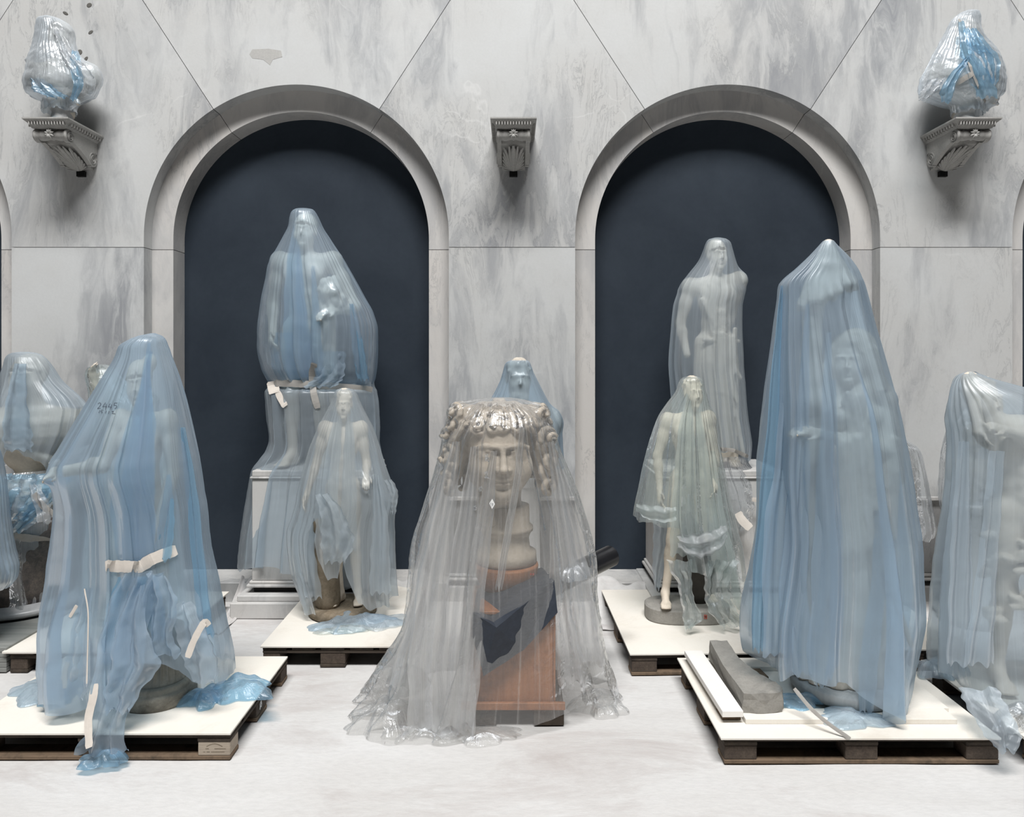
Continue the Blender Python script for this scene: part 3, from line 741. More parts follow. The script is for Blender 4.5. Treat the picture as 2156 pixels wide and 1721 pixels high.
def sculpt_foot(cl, an, dirx=0.0, k=1.0):
    an = np.array(an, float); f = np.array((math.sin(dirx), -math.cos(dirx), 0.)); s = np.array((math.cos(dirx), math.sin(dirx), 0.))
    z0 = an[2]-.075*k
    heel = an-f*.035*k; heel[2] = z0+.030*k
    ball = an+f*.125*k; ball[2] = z0+.024*k
    cl.cap(an, heel, .036*k, .030*k, .02); cl.cap(heel, ball, .030*k, .028*k, .02); cl.cap(an+f*.02*k, ball, .034*k, .026*k, .03)
    cl.cap(ball-s*.028*k, ball+s*.028*k, .020*k, .020*k, .02)
    for q, (o, L, r) in enumerate(((-.036, .034, .0125), (-.018, .042, .0105), (-.001, .042, .0105), (.016, .038, .0105), (.033, .030, .0105))):
        a = ball+s*o*k*1.0; a[2] = z0+.020*k; b = a+f*(L+.018)*k; b[2] = z0+.013*k
        cl.cap(a, b, r*k*1.1, r*k, .006)

BASEJ = dict(head=(0, -.02, 1.625), neck=(0, .005, 1.47), chest=(0, 0, 1.29), belly=(0, -.005, 1.10), pelvis=(0, .005, .96),
             sl=(-.185, .01, 1.415), el=(-.245, .03, 1.14), wl=(-.255, -.04, .90), sr=(.185, .01, 1.415), er=(.245, .03, 1.14), wr=(.255, -.04, .90),
             hl=(-.09, .0, .93), kl=(-.105, -.03, .51), al=(-.11, .03, .085), hr=(.09, .0, .93), kr=(.105, -.03, .51), ar=(.11, .03, .085))
def figure(name, J=None, hair='curly', yaw=0.0, h=.0095, seed=0, gown=None, tilt=0.0, legs=True, hands=True, extra=None, female=False, ext=(.55, .45, 1.95), beard=False, feet=True, footdir=(-.25, .25), arms='lr'):
    """statue of a person, drawn at 1.75 m; l and r are the viewer's left and right"""
    j = {k: np.array(v, float) for k, v in BASEJ.items()}
    for k, v in (J or {}).items(): j[k] = np.array(v, float)
    cl = Clay((-ext[0], -ext[1], -.02), (ext[0], ext[1]*.75, ext[2]), h)
    sculpt_head(cl, j['head'], 1.0, yaw, hair, seed, tilt, beard)
    cl.cap(j['neck']-np.array((0, 0, .05)), j['head']-np.array((0, -.01, .06)), .058, .050, .03)
    w = .86 if female else 1.0
    cl.ell(j['chest'], (.158*w, .108, .155), .05); cl.ell(j['chest']+np.array((0, .01, .10)), (.17*w, .085, .06), .05)
    for s in (-1, 1): cl.ell(j['chest']+np.array((s*.075, -.075, .035)), (.075, .045 if not female else .06, .062), .03)
    cl.ell(j['belly'], (.128, .095, .125), .05); cl.ell(j['pelvis'], (.150, .108, .105), .05)
    for s in (-1, 1): cl.ell(j['pelvis']+np.array((s*.065, .06, -.02)), (.075, .07, .085), .04)
    for q in range(3):                                    # hint of muscles
        for s in (-1, 1): cl.ell(j['belly']+np.array((s*.034, -.080, .075-.065*q)), (.030, .016, .030), .03)
    for a in arms:
        S_, E_, W_ = j['s'+a], j['e'+a], j['w'+a]
        cl.ell(S_, (.066, .062, .068), .04); cl.cap(j['chest']+np.array((0, 0, .10)), S_, .07, .058, .04)
        cl.cap(S_, E_, .054, .040, .025); cl.ell(S_*.55+E_*.45, (.050, .052, .07), .03); cl.cap(E_, W_, .042, .028, .02); cl.ell(E_*.7+W_*.3, (.044, .042, .05), .02)
        if hands:
            d = W_-E_; sculpt_hand(cl, W_, W_+d, (0, -.3, 1) if abs(d[2]) < .15 else (-1 if a == 'l' else 1, 0, .1), 1.0, .5)
    if legs:
        for a in 'lr':
            H_, K_, A_ = j['h'+a], j['k'+a], j['a'+a]
            cl.cap(H_, K_, .090, .056, .04); cl.ell(H_*.6+K_*.4+np.array((0, -.015, 0)), (.083, .085, .16), .04); cl.ell(K_+np.array((0, -.012, 0)), (.045, .046, .06), .04)
            cl.cap(K_, A_, .052, .034, .03); cl.ell(K_*.68+A_*.32+np.array((0, .028, 0)), (.052, .052, .10), .03)
            if feet: sculpt_foot(cl, A_, footdir[0 if a == 'l' else 1], 1.0)
    if gown:
        for g_ in gown: cl.gown(*g_)
    if extra: extra(cl)
    return cl.mesh(name)

def folds(cl, a, b, n, r, spread, seed=0, sag=0.0):       # a bundle of drapery cords between two points
    rng = np.random.RandomState(seed); a = np.array(a, float); b = np.array(b, float)
    for q in range(n):
        o1 = rng.normal(0, 1, 3)*np.array(spread)*.6; o2 = rng.normal(0, 1, 3)*np.array(spread)
        mid = (a+b)/2+np.array((0, -sag*.5, -sag))+(o1+o2)/2
        cl.chain([a+o1, mid, b+o2], [r*rng.uniform(.7, 1.2), r, r*rng.uniform(.6, 1.1)], .012)

def put_statue(name, me, loc, k, rz, mat, label, cat='statue', group='statues under plastic sheeting', sx=1.0, sy=1.0):
    o_root = empty(name, loc, rz); tag(o_root, label, cat, group)
    o = link('carved_figure', me, mat, o_root); o.scale = (k*sx, k*sy, k)
    return o_root, o
def blob_mound(name, n, ext, r, seed, h=.012):
    rng = np.random.RandomState(seed); cl = Clay((-ext[0]-.05, -ext[1]-.05, -.02), (ext[0]+.05, ext[1]+.05, ext[2]+.08), h)
    for q in range(n):
        t = rng.uniform(0, 1); a = rng.uniform(0, 2*PI); s = math.sqrt(rng.uniform(0, 1))*(1-t*.5)
        cl.ell((ext[0]*s*math.cos(a), ext[1]*s*math.sin(a), ext[2]*t), np.array((r, r, r))*rng.uniform(.7, 1.2), .02)
    return cl.mesh(name)

# ------------------------------------------------------------------ plastic sheets
def pchip(x, y, xq):
    x = np.asarray(x, float); y = np.asarray(y, float); hh = np.diff(x); dl = np.diff(y)/hh
    m = np.zeros_like(y)
    for i in range(1, len(x)-1):
        if dl[i-1]*dl[i] > 0:
            w1 = 2*hh[i]+hh[i-1]; w2 = hh[i]+2*hh[i-1]; m[i] = (w1+w2)/(w1/dl[i-1]+w2/dl[i])
    m[0], m[-1] = dl[0], dl[-1]
    xq = np.clip(xq, x[0], x[-1]); i = np.clip(np.searchsorted(x, xq)-1, 0, len(x)-2)
    t = (xq-x[i])/hh[i]
    return (2*t**3-3*t**2+1)*y[i]+(t**3-2*t**2+t)*hh[i]*m[i]+(-2*t**3+3*t**2)*y[i+1]+(t**3-t**2)*hh[i]*m[i+1]
def tri(x): return 2*np.abs(x/PI-np.floor(x/PI+.5))
def wavef(rng, A, B, n, f0, f1):          # smooth pseudo-noise in two coordinates, about -1..1
    s = 0
    for q in range(n):
        a = rng.uniform(0, 2*PI); f = rng.uniform(f0, f1)
        s = s+np.sin(f*(A*math.cos(a)+B*math.sin(a))+rng.uniform(0, 6.3))
    return s/math.sqrt(n)
def ridged(rng, A, B, n, f0, f1):         # sharp crushed facets, about -1..1
    s = 0; w = 0
    for q in range(n):
        a = rng.uniform(0, 2*PI); f = f0*(f1/f0)**(q/max(1, n-1)); g = (f0/f)**.8
        s = s+g*(tri(f*(A*math.cos(a)+B*math.sin(a))+rng.uniform(0, 6.3)+1.2*np.sin(.35*f*(B*math.cos(a)-A*math.sin(a))+q))*2-1); w += g
    return s/w*1.6
def grid_mesh(name, P, closed=True, UV=None):
    nz, nt = P.shape[:2]
    idx = np.arange(nz*nt).reshape(nz, nt)
    if closed: a = idx[:-1]; b = np.roll(idx, -1, 1)[:-1]; c = np.roll(idx, -1, 1)[1:]; d = idx[1:]
    else: a = idx[:-1, :-1]; b = idx[:-1, 1:]; c = idx[1:, 1:]; d = idx[1:, :-1]
    Q = np.stack([a.ravel(), b.ravel(), c.ravel(), d.ravel()], 1)
    me = bpy.data.meshes.new(name)
    me.vertices.add(nz*nt); me.vertices.foreach_set('co', P.reshape(-1, 3).astype(np.float32).ravel())
    me.loops.add(len(Q)*4); me.loops.foreach_set('vertex_index', Q.astype(np.int32).ravel())
    me.polygons.add(len(Q)); me.polygons.foreach_set('loop_start', np.arange(len(Q), dtype=np.int32)*4)
    me.update(calc_edges=True)
    uvl = me.uv_layers.new(name='UVMap')
    jj = (np.tile(np.arange(nt-(0 if closed else 1)), nz-1)).astype(float); ii = np.repeat(np.arange(nz-1), nt-(0 if closed else 1)).astype(float)
    den = nt if closed else nt-1
    uv = np.stack([np.stack([jj/den, ii/(nz-1)], 1), np.stack([(jj+1)/den, ii/(nz-1)], 1), np.stack([(jj+1)/den, (ii+1)/(nz-1)], 1), np.stack([jj/den, (ii+1)/(nz-1)], 1)], 1)
    uvl.data.foreach_set('uv', uv.astype(np.float32).ravel())
    me.polygons.foreach_set('use_smooth', np.ones(len(me.polygons), dtype=bool))
    return me

def veil(name, label, film, Y0, rows, hem=None, N=20, amp=(.02, .22), tang=(.0, .24), gathers=(), over=(), seed=1, nt=360, nz=130,
         zmin=.003, depth=.8, crumple=(.001, .005), parent=None, group='plastic sheets over the statues', loose=.02, eps=.004, cat='plastic sheet', hem_noise=10.0, drift=.0, cf=(9, 60), relax=18):
    """rows: (py, left px, right px[, front depth, back depth]) of the outline, read at the distance Y0 of the statue's axis"""
    rng = np.random.RandomState(seed)
    r_py = np.array([r[0] for r in rows], float)
    xl = np.array([wx(r[1], Y0) for r in rows]); xr = np.array([wx(r[2], Y0) for r in rows])
    zz = np.maximum(np.array([wz(r[0], Y0) for r in rows]), zmin)
    w = (xr-xl)/2; cx = (xr+xl)/2
    df = np.array([r[3] if len(r) > 3 and r[3] is not None else w[i]*depth for i, r in enumerate(rows)])
    db = np.array([r[4] if len(r) > 4 and r[4] is not None else min(df[i], w[i]*depth) for i, r in enumerate(rows)])
    th_ = -PI+2*PI*np.arange(nt)/nt
    if hem is None: hp = np.full(nt, r_py[-1])
    else:
        ha = np.radians([q[0] for q in hem]); hv = [q[1] for q in hem]
        hp = np.interp(th_, ha, hv, period=2*PI)
    hp = hp+hem_noise*(np.sin(5*th_+rng.uniform(0, 6))+np.sin(11*th_+rng.uniform(0, 6))+.6*np.sin(23*th_+rng.uniform(0, 6)))/2
    hp = np.minimum(hp, r_py[-1])
    s = np.linspace(0, 1, nz)
    PY = r_py[0]+s[:, None]*(hp[None, :]-r_py[0])
    T = np.broadcast_to(th_, PY.shape)
    z = pchip(r_py, zz, PY); ww = pchip(r_py, w, PY); cc = pchip(r_py, cx, PY); dff = pchip(r_py, df, PY); dbb = pchip(r_py, db, PY)
    t = (PY-r_py[0])/(r_py[-1]-r_py[0])
    sn, cs = np.sin(T), np.cos(T)
    dd = np.where(cs > 0, dff, dbb)
    R = np.sqrt((ww*sn)**2+(dd*cs)**2)
    # pleats
    phw = 0
    for q in range(1, 6): phw = phw+rng.uniform(.3, 1.2)/q*np.sin(q*T+rng.uniform(0, 6.3)+drift*t*q)
    ph = N*T+N*.16*phw+.5*wavef(rng, T*1.0, t*3.0, 4, .5, 1.5)
    g = np.clip(.34+.85*wavef(rng, T*2.6, t*1.2, 5, .6, 1.8), .0, 1.7)
    A = amp[0]+(amp[1]-amp[0])*t; B = tang[0]+(tang[1]-tang[0])*t
    extra = np.zeros_like(T)
    for (a0, sg, mul) in gathers:
        dth = (T-math.radians(a0)+PI) % (2*PI)-PI
        extra = extra+mul*np.exp(-(dth/math.radians(sg))**2)
    g = np.maximum(g+extra, 0)
    lam = 2*PI*np.maximum(R, .02)/N
    rdg = ((1+np.cos(ph))/2)**2.2; lean = np.clip(1.6*wavef(rng, T*3.0, t*.6, 4, .6, 1.6), -1, 1)
    rad = A*g*lam*(2.0*rdg-1.0); tan_ = 1.9*B*g*lam*rdg*lean
    ph2 = 3.1*N*T+3*phw; lam2 = lam/3.1
    rad = rad+.11*lam2*np.cos(ph2+2*wavef(rng, T, t*4, 3, .5, 2))*np.clip(1.3-t, .2, 1)*np.clip(.2+.9*wavef(rng, T*2.5, t*2, 4, .6, 2), 0, 1)
    rad = rad+loose*.6*wavef(rng, T*R.mean()*2.2, z*2.0, 7, 1.0, 4.0)*np.clip(t*2, 0, 1)*np.minimum(R/.3, 1)
    cr = crumple[0]+(crumple[1]-crumple[0])*t**1.5
    rad = rad+cr*ridged(rng, T*R.mean()*1.0, z, 9, cf[0], cf[1])
    fac = np.maximum(R+rad, .004)/np.maximum(R, 1e-4)
    X = cc+ww*sn*fac+tan_*cs; Y = Y0-dd*cs*fac+tan_*sn
    Z = z+cr*.6*ridged(rng, T*R.mean(), z, 6, cf[0], cf[1])*np.clip(t*3-.4, 0, 1)
    # rest on whatever stands inside
    if over:
        tree = bvh_of(*over)
        need = np.zeros_like(X)
        Xc, Yc = cc, np.full_like(X, Y0)
        vx, vy = X-Xc, Y-Yc; rr = np.sqrt(vx*vx+vy*vy)+1e-9; ux, uy = vx/rr, vy/rr
        for i in range(nz):
            for k in range(nt):
                hit = tree.ray_cast(Vector((Xc[i, k]+ux[i, k]*1.5, Yc[i, k]+uy[i, k]*1.5, Z[i, k])), Vector((-ux[i, k], -uy[i, k], 0)), 1.5)
                if hit[0] is not None:
                    q = 1.5-hit[3]+eps-rr[i, k]
                    if q > 0: need[i, k] = q
        sm = need.copy()
        for _ in range(relax):
            b = sm.copy()
            b += np.roll(sm, 1, 1)+np.roll(sm, -1, 1); b[1:] += sm[:-1]; b[:-1] += sm[1:]
            sm = np.maximum(need, b/5)
        X = X+ux*sm; Y = Y+uy*sm
    Z = np.maximum(Z, zmin)
    Y = np.minimum(Y, YN-.012)
    me = grid_mesh(name, np.stack([X, Y, Z], 2))
    o = link(name, me, M[film], parent); o.shadow_terminator_geometry_offset = 0.35; o.shadow_terminator_normal_offset = 0.01
    if label: tag(o, label, cat, group)
    return o

def heap(name, film, c, a, b, h, seed, parent=None, ang=0.0, label=None, group=None, n=(26, 70), frq=(10, 50), zmin=.003):
    """crushed film lying in a heap on something"""
    rng = np.random.RandomState(seed); nr, na = n
    r = np.linspace(0.02, 1, nr)[:, None]; p = (2*PI*np.arange(na)/na)[None, :]
    bd = 1+.16*np.sin(3*p+rng.uniform(0, 6))+.12*np.sin(5*p+rng.uniform(0, 6))+.06*np.sin(11*p+rng.uniform(0, 6))
    x = a*r*bd*np.cos(p); y = b*r*bd*np.sin(p)
    n1 = ridged(rng, x, y, 9, frq[0], frq[1]); n2 = ridged(rng, x, y, 9, frq[0], frq[1]); n3 = ridged(rng, x, y, 9, frq[0], frq[1])
    z = h*(np.clip(1-r**2.2, 0, 1)**.7)*(.62+.38*n1)+.008*(n2*.5+.5)
    am = min(a, b)*.16
    x = x+am*n2*(1-.4*r); y = y+am*n3*(1-.4*r)
    X = c[0]+x*math.cos(ang)-y*math.sin(ang); Y = c[1]+x*math.sin(ang)+y*math.cos(ang); Z = np.maximum(c[2]+z, c[2]+zmin)
    me = grid_mesh(name, np.stack([X, Y, Z], 2)); me.polygons.foreach_set('use_smooth', np.zeros(len(me.polygons), dtype=bool))
    o = link(name, me, M[film], parent)
    if label: tag(o, label, 'plastic sheet', group)
    return o

def flap(name, film, path, seed, parent=None, waves=2.2, depth=.02, crumple=.006, n=(60, 26), label=None, group=None, frq=(16, 90), across=False):
    """hanging tail of film; path: (px, py, Y, half width in px) from top to bottom"""
    rng = np.random.RandomState(seed); ns, nw = n
    u = np.linspace(0, 1, len(path)); s = np.linspace(0, 1, ns)
    px, py, Yq, hw = (pchip(u, [p[k] for p in path], s) for k in range(4))
    v = np.linspace(-1, 1, nw)[None, :]
    edge = 1+.06*np.sin(31*s[:, None]+rng.uniform(0, 6))*np.sign(v)
    X = ((px[:, None]+hw[:, None]*v*edge-HX)/FPX*Yq[:, None]); Z = (CAMZ+(HY-py[:, None])/FPX*Yq[:, None])+0*v
    if across:
        X = ((px[:, None]-HX)/FPX*Yq[:, None])+0*v; Z = CAMZ+(HY-py[:, None]-hw[:, None]*v*edge)/FPX*Yq[:, None]
    L = s[:, None]*1.0
    Yy = Yq[:, None]+depth*np.sin(waves*PI*v+rng.uniform(0, 6)+2*L)+crumple*ridged(rng, X, Z, 9, frq[0], frq[1])*1.5
    X = X+crumple*ridged(rng, X, Z, 9, frq[0], frq[1]); Z = Z+crumple*.7*ridged(rng, X, Z, 9, frq[0], frq[1])
    Z[-1] += .012*np.sin(9*v[0]+rng.uniform(0, 6))
    me = grid_mesh(name, np.stack([X, Yy, np.maximum(Z, .004)], 2), closed=False)
    o = link(name, me, M[film], parent)
    if label: tag(o, label, 'plastic sheet', group)
    return o

def on_surface(tree, px, py, Yd, off=.006):
    d = Vector(((px-HX)/FPX, 1.0, (HY-py)/FPX)).normalized(); o = Vector((0, 0, CAMZ))
    h = tree.ray_cast(o, d, 12.0) if tree else (None,)
    if h[0] is None or (Yd and abs(h[0].y-Yd) > .45): return WP(px, py, Yd)
    return h[0]-d*off
def tape(name, pts, wpx, mat, tree=None, Yd=None, parent=None, n=26, seed=0, thick=.0014):
    """strip of tape; pts: (px, py) along it, or (px, py, Y); lies on the sheet in `tree`"""
    rng = random.Random(seed); u = np.linspace(0, 1, len(pts)); s = np.linspace(0, 1, n)
    px = pchip(u, [p[0] for p in pts], s) if len(pts) > 2 else np.interp(s, u, [p[0] for p in pts])
    py = pchip(u, [p[1] for p in pts], s) if len(pts) > 2 else np.interp(s, u, [p[1] for p in pts])
    if len(pts[0]) > 2: yy = np.interp(s, u, [p[2] for p in pts]); cs = [WP(a, b, c) for a, b, c in zip(px, py, yy)]
    else:
        cs = [on_surface(tree, a, b, Yd) for a, b in zip(px, py)]
    ys = np.array([c.y for c in cs])
    for _ in range(4):                                    # a strip bridges small folds
        m = ys.copy(); m[1:-1] = np.minimum(ys[1:-1], (ys[:-2]+ys[2:])/2); ys = .5*m+.5*ys; ys = np.minimum(ys, m)
    cs = [WP(a, b, c) for a, b, c in zip(px, py, ys)]
    v, f = [], []
    for i, c in enumerate(cs):
        t_ = (cs[min(i+1, n-1)]-cs[max(i-1, 0)]).normalized()
        nrm = Vector((0, -1, 0)); side = t_.cross(nrm).normalized()
        hw = wpx/FPX*c.y/2*(1+.06*rng.uniform(-1, 1))*(.8 if i in (0, n-1) else 1)
        for k in (-1, -.33, .33, 1):
            for q in (0, 1): v.append(c+side*hw*k+nrm*(q*thick+.0008*(1-k*k)))
    for i in range(n-1):
        a, b = i*8, (i+1)*8
        for k in range(3):
            f += [(a+2*k+1, a+2*k+3, b+2*k+3, b+2*k+1), (a+2*k, b+2*k, b+2*k+2, a+2*k+2)]
        f += [(a, a+1, b+1, b), (a+6, b+6, b+7, a+7)]
    f += [(0, 2, 3, 1), (2, 4, 5, 3), (4, 6, 7, 5)]; e = (n-1)*8; f += [(e, e+1, e+3, e+2), (e+2, e+3, e+5, e+4), (e+4, e+5, e+7, e+6)]
    me = mesh_from(name, v, f)
    return link(name, me, M[mat], parent)

# ================================================================== the statues
GS = 'statues under plastic sheeting'; GP = 'plastic sheets over the statues'

# ---- left foreground: gowned figure on a round fluted base, blue sheet tied with tape
def ex_l1(cl):
    folds(cl, (-.12, -.06, 1.36), (.14, -.10, .95), 7, .016, (.03, .01, .05), 1)
    cl.ell((.05, .0, 1.73), (.05, .04, .05), .03)
me = figure('carved_figure', dict(head=(-.02, -.02, 1.62), el=(-.255, -.08, 1.20), wl=(-.44, -.20, 1.185), er=(.235, .0, 1.15), wr=(.20, -.13, .93)),
            'cap', .25, seed=3, legs=False, female=True, tilt=-.12, extra=ex_l1,
            gown=[((0, 0), [(.10, .17), (.35, .175), (.70, .185), (.95, .165), (1.05, .135)], 22, .16, 4)], ext=(.55, .48, 1.85))
ZL1 = ZP+.011
L1, L1o = put_statue('gowned_statue', me, (wx(302, 3.50), 3.50, ZL1+.012), .93, 0, M['statue'],
                     'gowned statue on a round fluted base under blue film in the left foreground', sx=.68, sy=.85)
b = link('round_base', lathe_mesh('round_base', [(.165, 0), (.17, .01), (.17, .055), (.16, .064), (.15, .067), (.15, .085), (.14, .095)], 60), M['oldstone'], L1, True); b.location = (.10, -.045, -.011)
b2 = link('fluted_foot', lathe_mesh('fluted_foot', [(.132, .09), (.122, .10), (.118, .16), (.112, .30), (.11, .34)], 144, flute=(24, .22, .10, .33)), M['oldstone'], L1, True); b2.location = (.10, -.045, -.011)

hemL1 = [(-180, 1440), (-120, 1460), (-80, 1475), (-62, 1478), (-40, 1462), (-20, 1455), (-6, 1440), (4, 1395), (14, 1352), (30, 1346), (44, 1362), (52, 1400), (70, 1420), (90, 1425), (140, 1440)]
vL1 = veil('draped_plastic_sheet', 'blue plastic sheet tied with pale tape over the left foreground statue', 'f_blue', 3.50,
     [(702, 318, 327, .01, .01), (706, 300, 337, .05, .05), (716, 276, 345, .09, .09), (730, 256, 350, .11, .11), (748, 250, 356, .12, .12), (800, 220, 375, .16, .15), (867, 182, 393, .21, .18),
      (940, 142, 408, .27, .20), (972, 124, 414, .29, .21), (990, 124, 417, .29, .21), (1030, 128, 424, .27, .22), (1070, 127, 431, .25, .23), (1150, 116, 444, .24, .24), (1200, 110, 454, .24, .25), (1300, 102, 470, .30, .28), (1400, 104, 484, .33, .3), (1490, 112, 492, .34, .3)],
     hemL1, 19, (.03, .24), (.03, .30), gathers=((-6, 20, 1.3), (22, 10, .8), (60, 16, .5), (-80, 40, -1.6), (110, 40, -1.2)), over=(L1o, ), seed=11, nt=540, nz=140, loose=.014, zmin=ZL1+.004, crumple=(.0006, .006), hem_noise=9)
tL1 = bvh_of(vL1)
tape('tape_strip', [(222, 1192), (255, 1193), (290, 1194), (320, 1178), (372, 1158)], 25, 'tape', tL1, 3.22, vL1, 34, 1)
# tails and crushed edges of that sheet
flap('hanging_tail', 'f_blue', [(300, 1205, 3.26, 40), (270, 1290, 3.22, 42), (250, 1400, 3.15, 46), (235, 1480, 3.115, 40), (222, 1535, 3.09, 36), (212, 1588, 3.075, 56)], 5, vL1, 2.6, .022, .007)
flap('hanging_tail', 'f_blue', [(292, 1232, 3.24, 10), (275, 1330, 3.17, 32), (285, 1400, 3.13, 48), (262, 1450, 3.11, 38), (250, 1500, 3.095, 22)], 6, vL1, 1.6, .014, .006)
flap('hanging_tail', 'f_greyblue', [(185, 1240, 3.28, 8), (170, 1330, 3.25, 24), (165, 1420, 3.22, 34), (150, 1470, 3.20, 30)], 7, vL1, 1.4, .02, .006)
flap('hanging_tail', 'f_blue', [(330, 1210, 3.25, 22), (345, 1270, 3.23, 30), (338, 1340, 3.22, 26), (350, 1382, 3.22, 30)], 8, vL1, 1.8, .02, .006)
flap('hanging_tail', 'f_greyblue', [(385, 1270, 3.28, 14), (405, 1340, 3.25, 30), (425, 1390, 3.24, 36), (432, 1440, 3.24, 22)], 9, vL1, 1.6, .02, .009)
heap('crumpled_end', 'f_deep', (wx(500, 3.50), 3.50, ZL1), .17, .13, .085, 3, vL1, .1)
heap('crumpled_end', 'f_deep', (wx(440, 3.50), 3.42, ZL1), .10, .10, .08, 13, vL1, .1)
heap('crumpled_end', 'f_blue', (wx(92, 3.50), 3.50, ZL1), .16, .12, .06, 4, vL1, -.1)
heap('crumpled_end', 'f_deep', (wx(140, 3.50), 3.44, ZL1), .08, .09, .08, 14, vL1, -.1)
heap('crumpled_end', 'f_deep', (wx(214, 3.08), 3.075, .022), .10, .055, .085, 5, vL1, .0)
tape('tape_strip', [(188, 1575, 3.02), (186, 1520, 3.07), (196, 1470, 3.10), (200, 1440, 3.12)], 17, 'tape', None, 3.1, vL1, 22, 2)
tape('tape_strip', [(183, 1440, 3.15), (184, 1400, 3.17), (186, 1300, 3.19), (178, 1240, 3.21)], 3, 'tape', None, 3.1, vL1, 22, 6)
tape('tape_strip', [(395, 1385, 3.19), (408, 1350, 3.20), (432, 1310, 3.22), (440, 1318, 3.22)], 14, 'tape', None, 3.1, vL1, 18, 3)
tape('tape_strip', [(147, 1300, 3.24), (162, 1275, 3.24)], 7, 'tape', None, 3.1, vL1, 8, 4)
tape('tape_strip', [(137, 1450, 3.20), (136, 1420, 3.21), (143, 1395, 3.22)], 10, 'tape', None, 3.1, vL1, 10, 5)
# figures penned on the film: 2445 / 15112
def pen(tree, glyphs, Yd, parent, wd=1.1):
    v, f = [], []
    for st in glyphs:
        ps = [on_surface(tree, x, y, Yd, .004) for x, y in st]
        for a, b in zip(ps, ps[1:]):
            d = (b-a); d.normalize(); s = d.cross(Vector((0, -1, 0))); s = s.normalized()*(wd/FPX*a.y/2) if s.length > 1e-6 else Vector((0, 0, .001)); i = len(v)
            v += [a+s, b+s, b-s, a-s]; f.append((i, i+1, i+2, i+3))
    return link('pen_writing', mesh_from('pen_writing', v, f), M['ink'], parent)
pen(tL1, [[(206, 851), (210, 848), (213, 851), (209, 857), (205, 861), (212, 860)], [(222, 848), (216, 857), (225, 857)], [(224, 851), (222, 863)], [(232, 850), (228, 857), (235, 858)], [(235, 852), (233, 862)],
          [(247, 849), (241, 849), (240, 854), (245, 854), (246, 858), (241, 861)],
          [(210, 864), (208, 870)], [(218, 864), (213, 864), (212, 867), (216, 868), (214, 871)], [(224, 865), (222, 871)], [(230, 866), (228, 872)], [(235, 867), (239, 866), (236, 871), (243, 872)]], 3.3, vL1)

def pleats(parent, film, paths, seed, depth=.012, dy=.03):
    for q, p in enumerate(paths): flap('folded_pleat', film, [(a, b, c+dy, d) for a, b, c, d in p], seed+q, parent, 1.7, depth, .001, (70, 22), frq=(6, 20))
pleats(vL1, 'f_deep', [[(314, 722, 3.40, 3), (306, 800, 3.35, 10), (300, 900, 3.30, 26), (290, 1020, 3.28, 34), (292, 1185, 3.27, 34)], [(318, 740, 3.39, 3), (300, 840, 3.33, 12), (272, 960, 3.29, 26), (262, 1080, 3.28, 30), (275, 1190, 3.27, 26)],
     [(312, 760, 3.38, 4), (308, 900, 3.31, 14), (305, 1050, 3.28, 20), (305, 1190, 3.27, 18)], [(355, 1000, 3.32, 5), (350, 1100, 3.29, 16), (340, 1180, 3.28, 18)], [(270, 1215, 3.25, 22), (255, 1300, 3.22, 34), (240, 1400, 3.20, 30)], [(310, 1215, 3.25, 22), (325, 1290, 3.23, 22), (335, 1350, 3.23, 12)],
     [(385, 900, 3.40, 4), (405, 1050, 3.38, 12), (425, 1250, 3.36, 14), (435, 1340, 3.36, 18)]], 200, .005, .030)

# ---- left niche: standing statue on a tall plinth, two films and grey tape
def ex_n1(cl):
    rng = np.random.RandomState(8)
    for q in range(46):                                   # the shaggy bundle in the arm
        d = rng.normal(0, 1, 3); d /= np.linalg.norm(d)
        cl.ell(np.array((.225, -.14, 1.16))+d*np.array((.085, .06, .12)), np.array((.03, .03, .032))*rng.uniform(.6, 1.2), .01)
    cl.ell((.225, -.13, 1.16), (.08, .06, .115), .02)
    folds(cl, (.24, -.12, 1.05), (.15, -.12, .45), 7, .018, (.05, .02, .05), 2)
me = figure('carved_figure', dict(head=(0, -.03, 1.615), sl=(-.20, .01, 1.41), el=(-.27, .05, 1.12), wl=(-.22, -.10, .92), sr=(.20, .0, 1.41), er=(.37, -.02, 1.10), wr=(.25, -.18, 1.06)), 'cap', 0, seed=5, extra=ex_n1)
N1, N1o = put_statue('standing_statue', me, (wx(645, 5.12), 5.12, .987), 1.045, 0, M['statue'], 'statue holding a shaggy bundle, standing on a plinth in the left niche', sx=.92, sy=.9)
def plinth(name, x0, x1, yf, yb, label):
    e = empty(name, ((x0+x1)/2, (yf+yb)/2, 0)); tag(e, label, 'plinth', 'marble plinths in the niches')
    hx, hy = (x1-x0)/2, (yb-yf)/2
    def B(n, g, z0, z1, m='plinth', bev=.005): return box(n, -hx-g, hx+g, -hy-g, hy, z0, z1, M[m], e, bev)
    B('base_block', .11, .0, .105); B('step', .075, .1055, .145); B('gap_shade_block', -.01, .145, .185, 'black', .001); B('moulding', .03, .185, .205); B('moulding', .015, .205, .225)  # the set-back black block paints the shade of an open gap
    B('block', 0, .225, .93); B('cap_moulding', .012, .93, .945); B('cap', .0, .945, .986)
    return e
plinth('marble_plinth', -1.80, -.98, 4.93, YN-.01, 'marble plinth wrapped in film under the left niche statue')
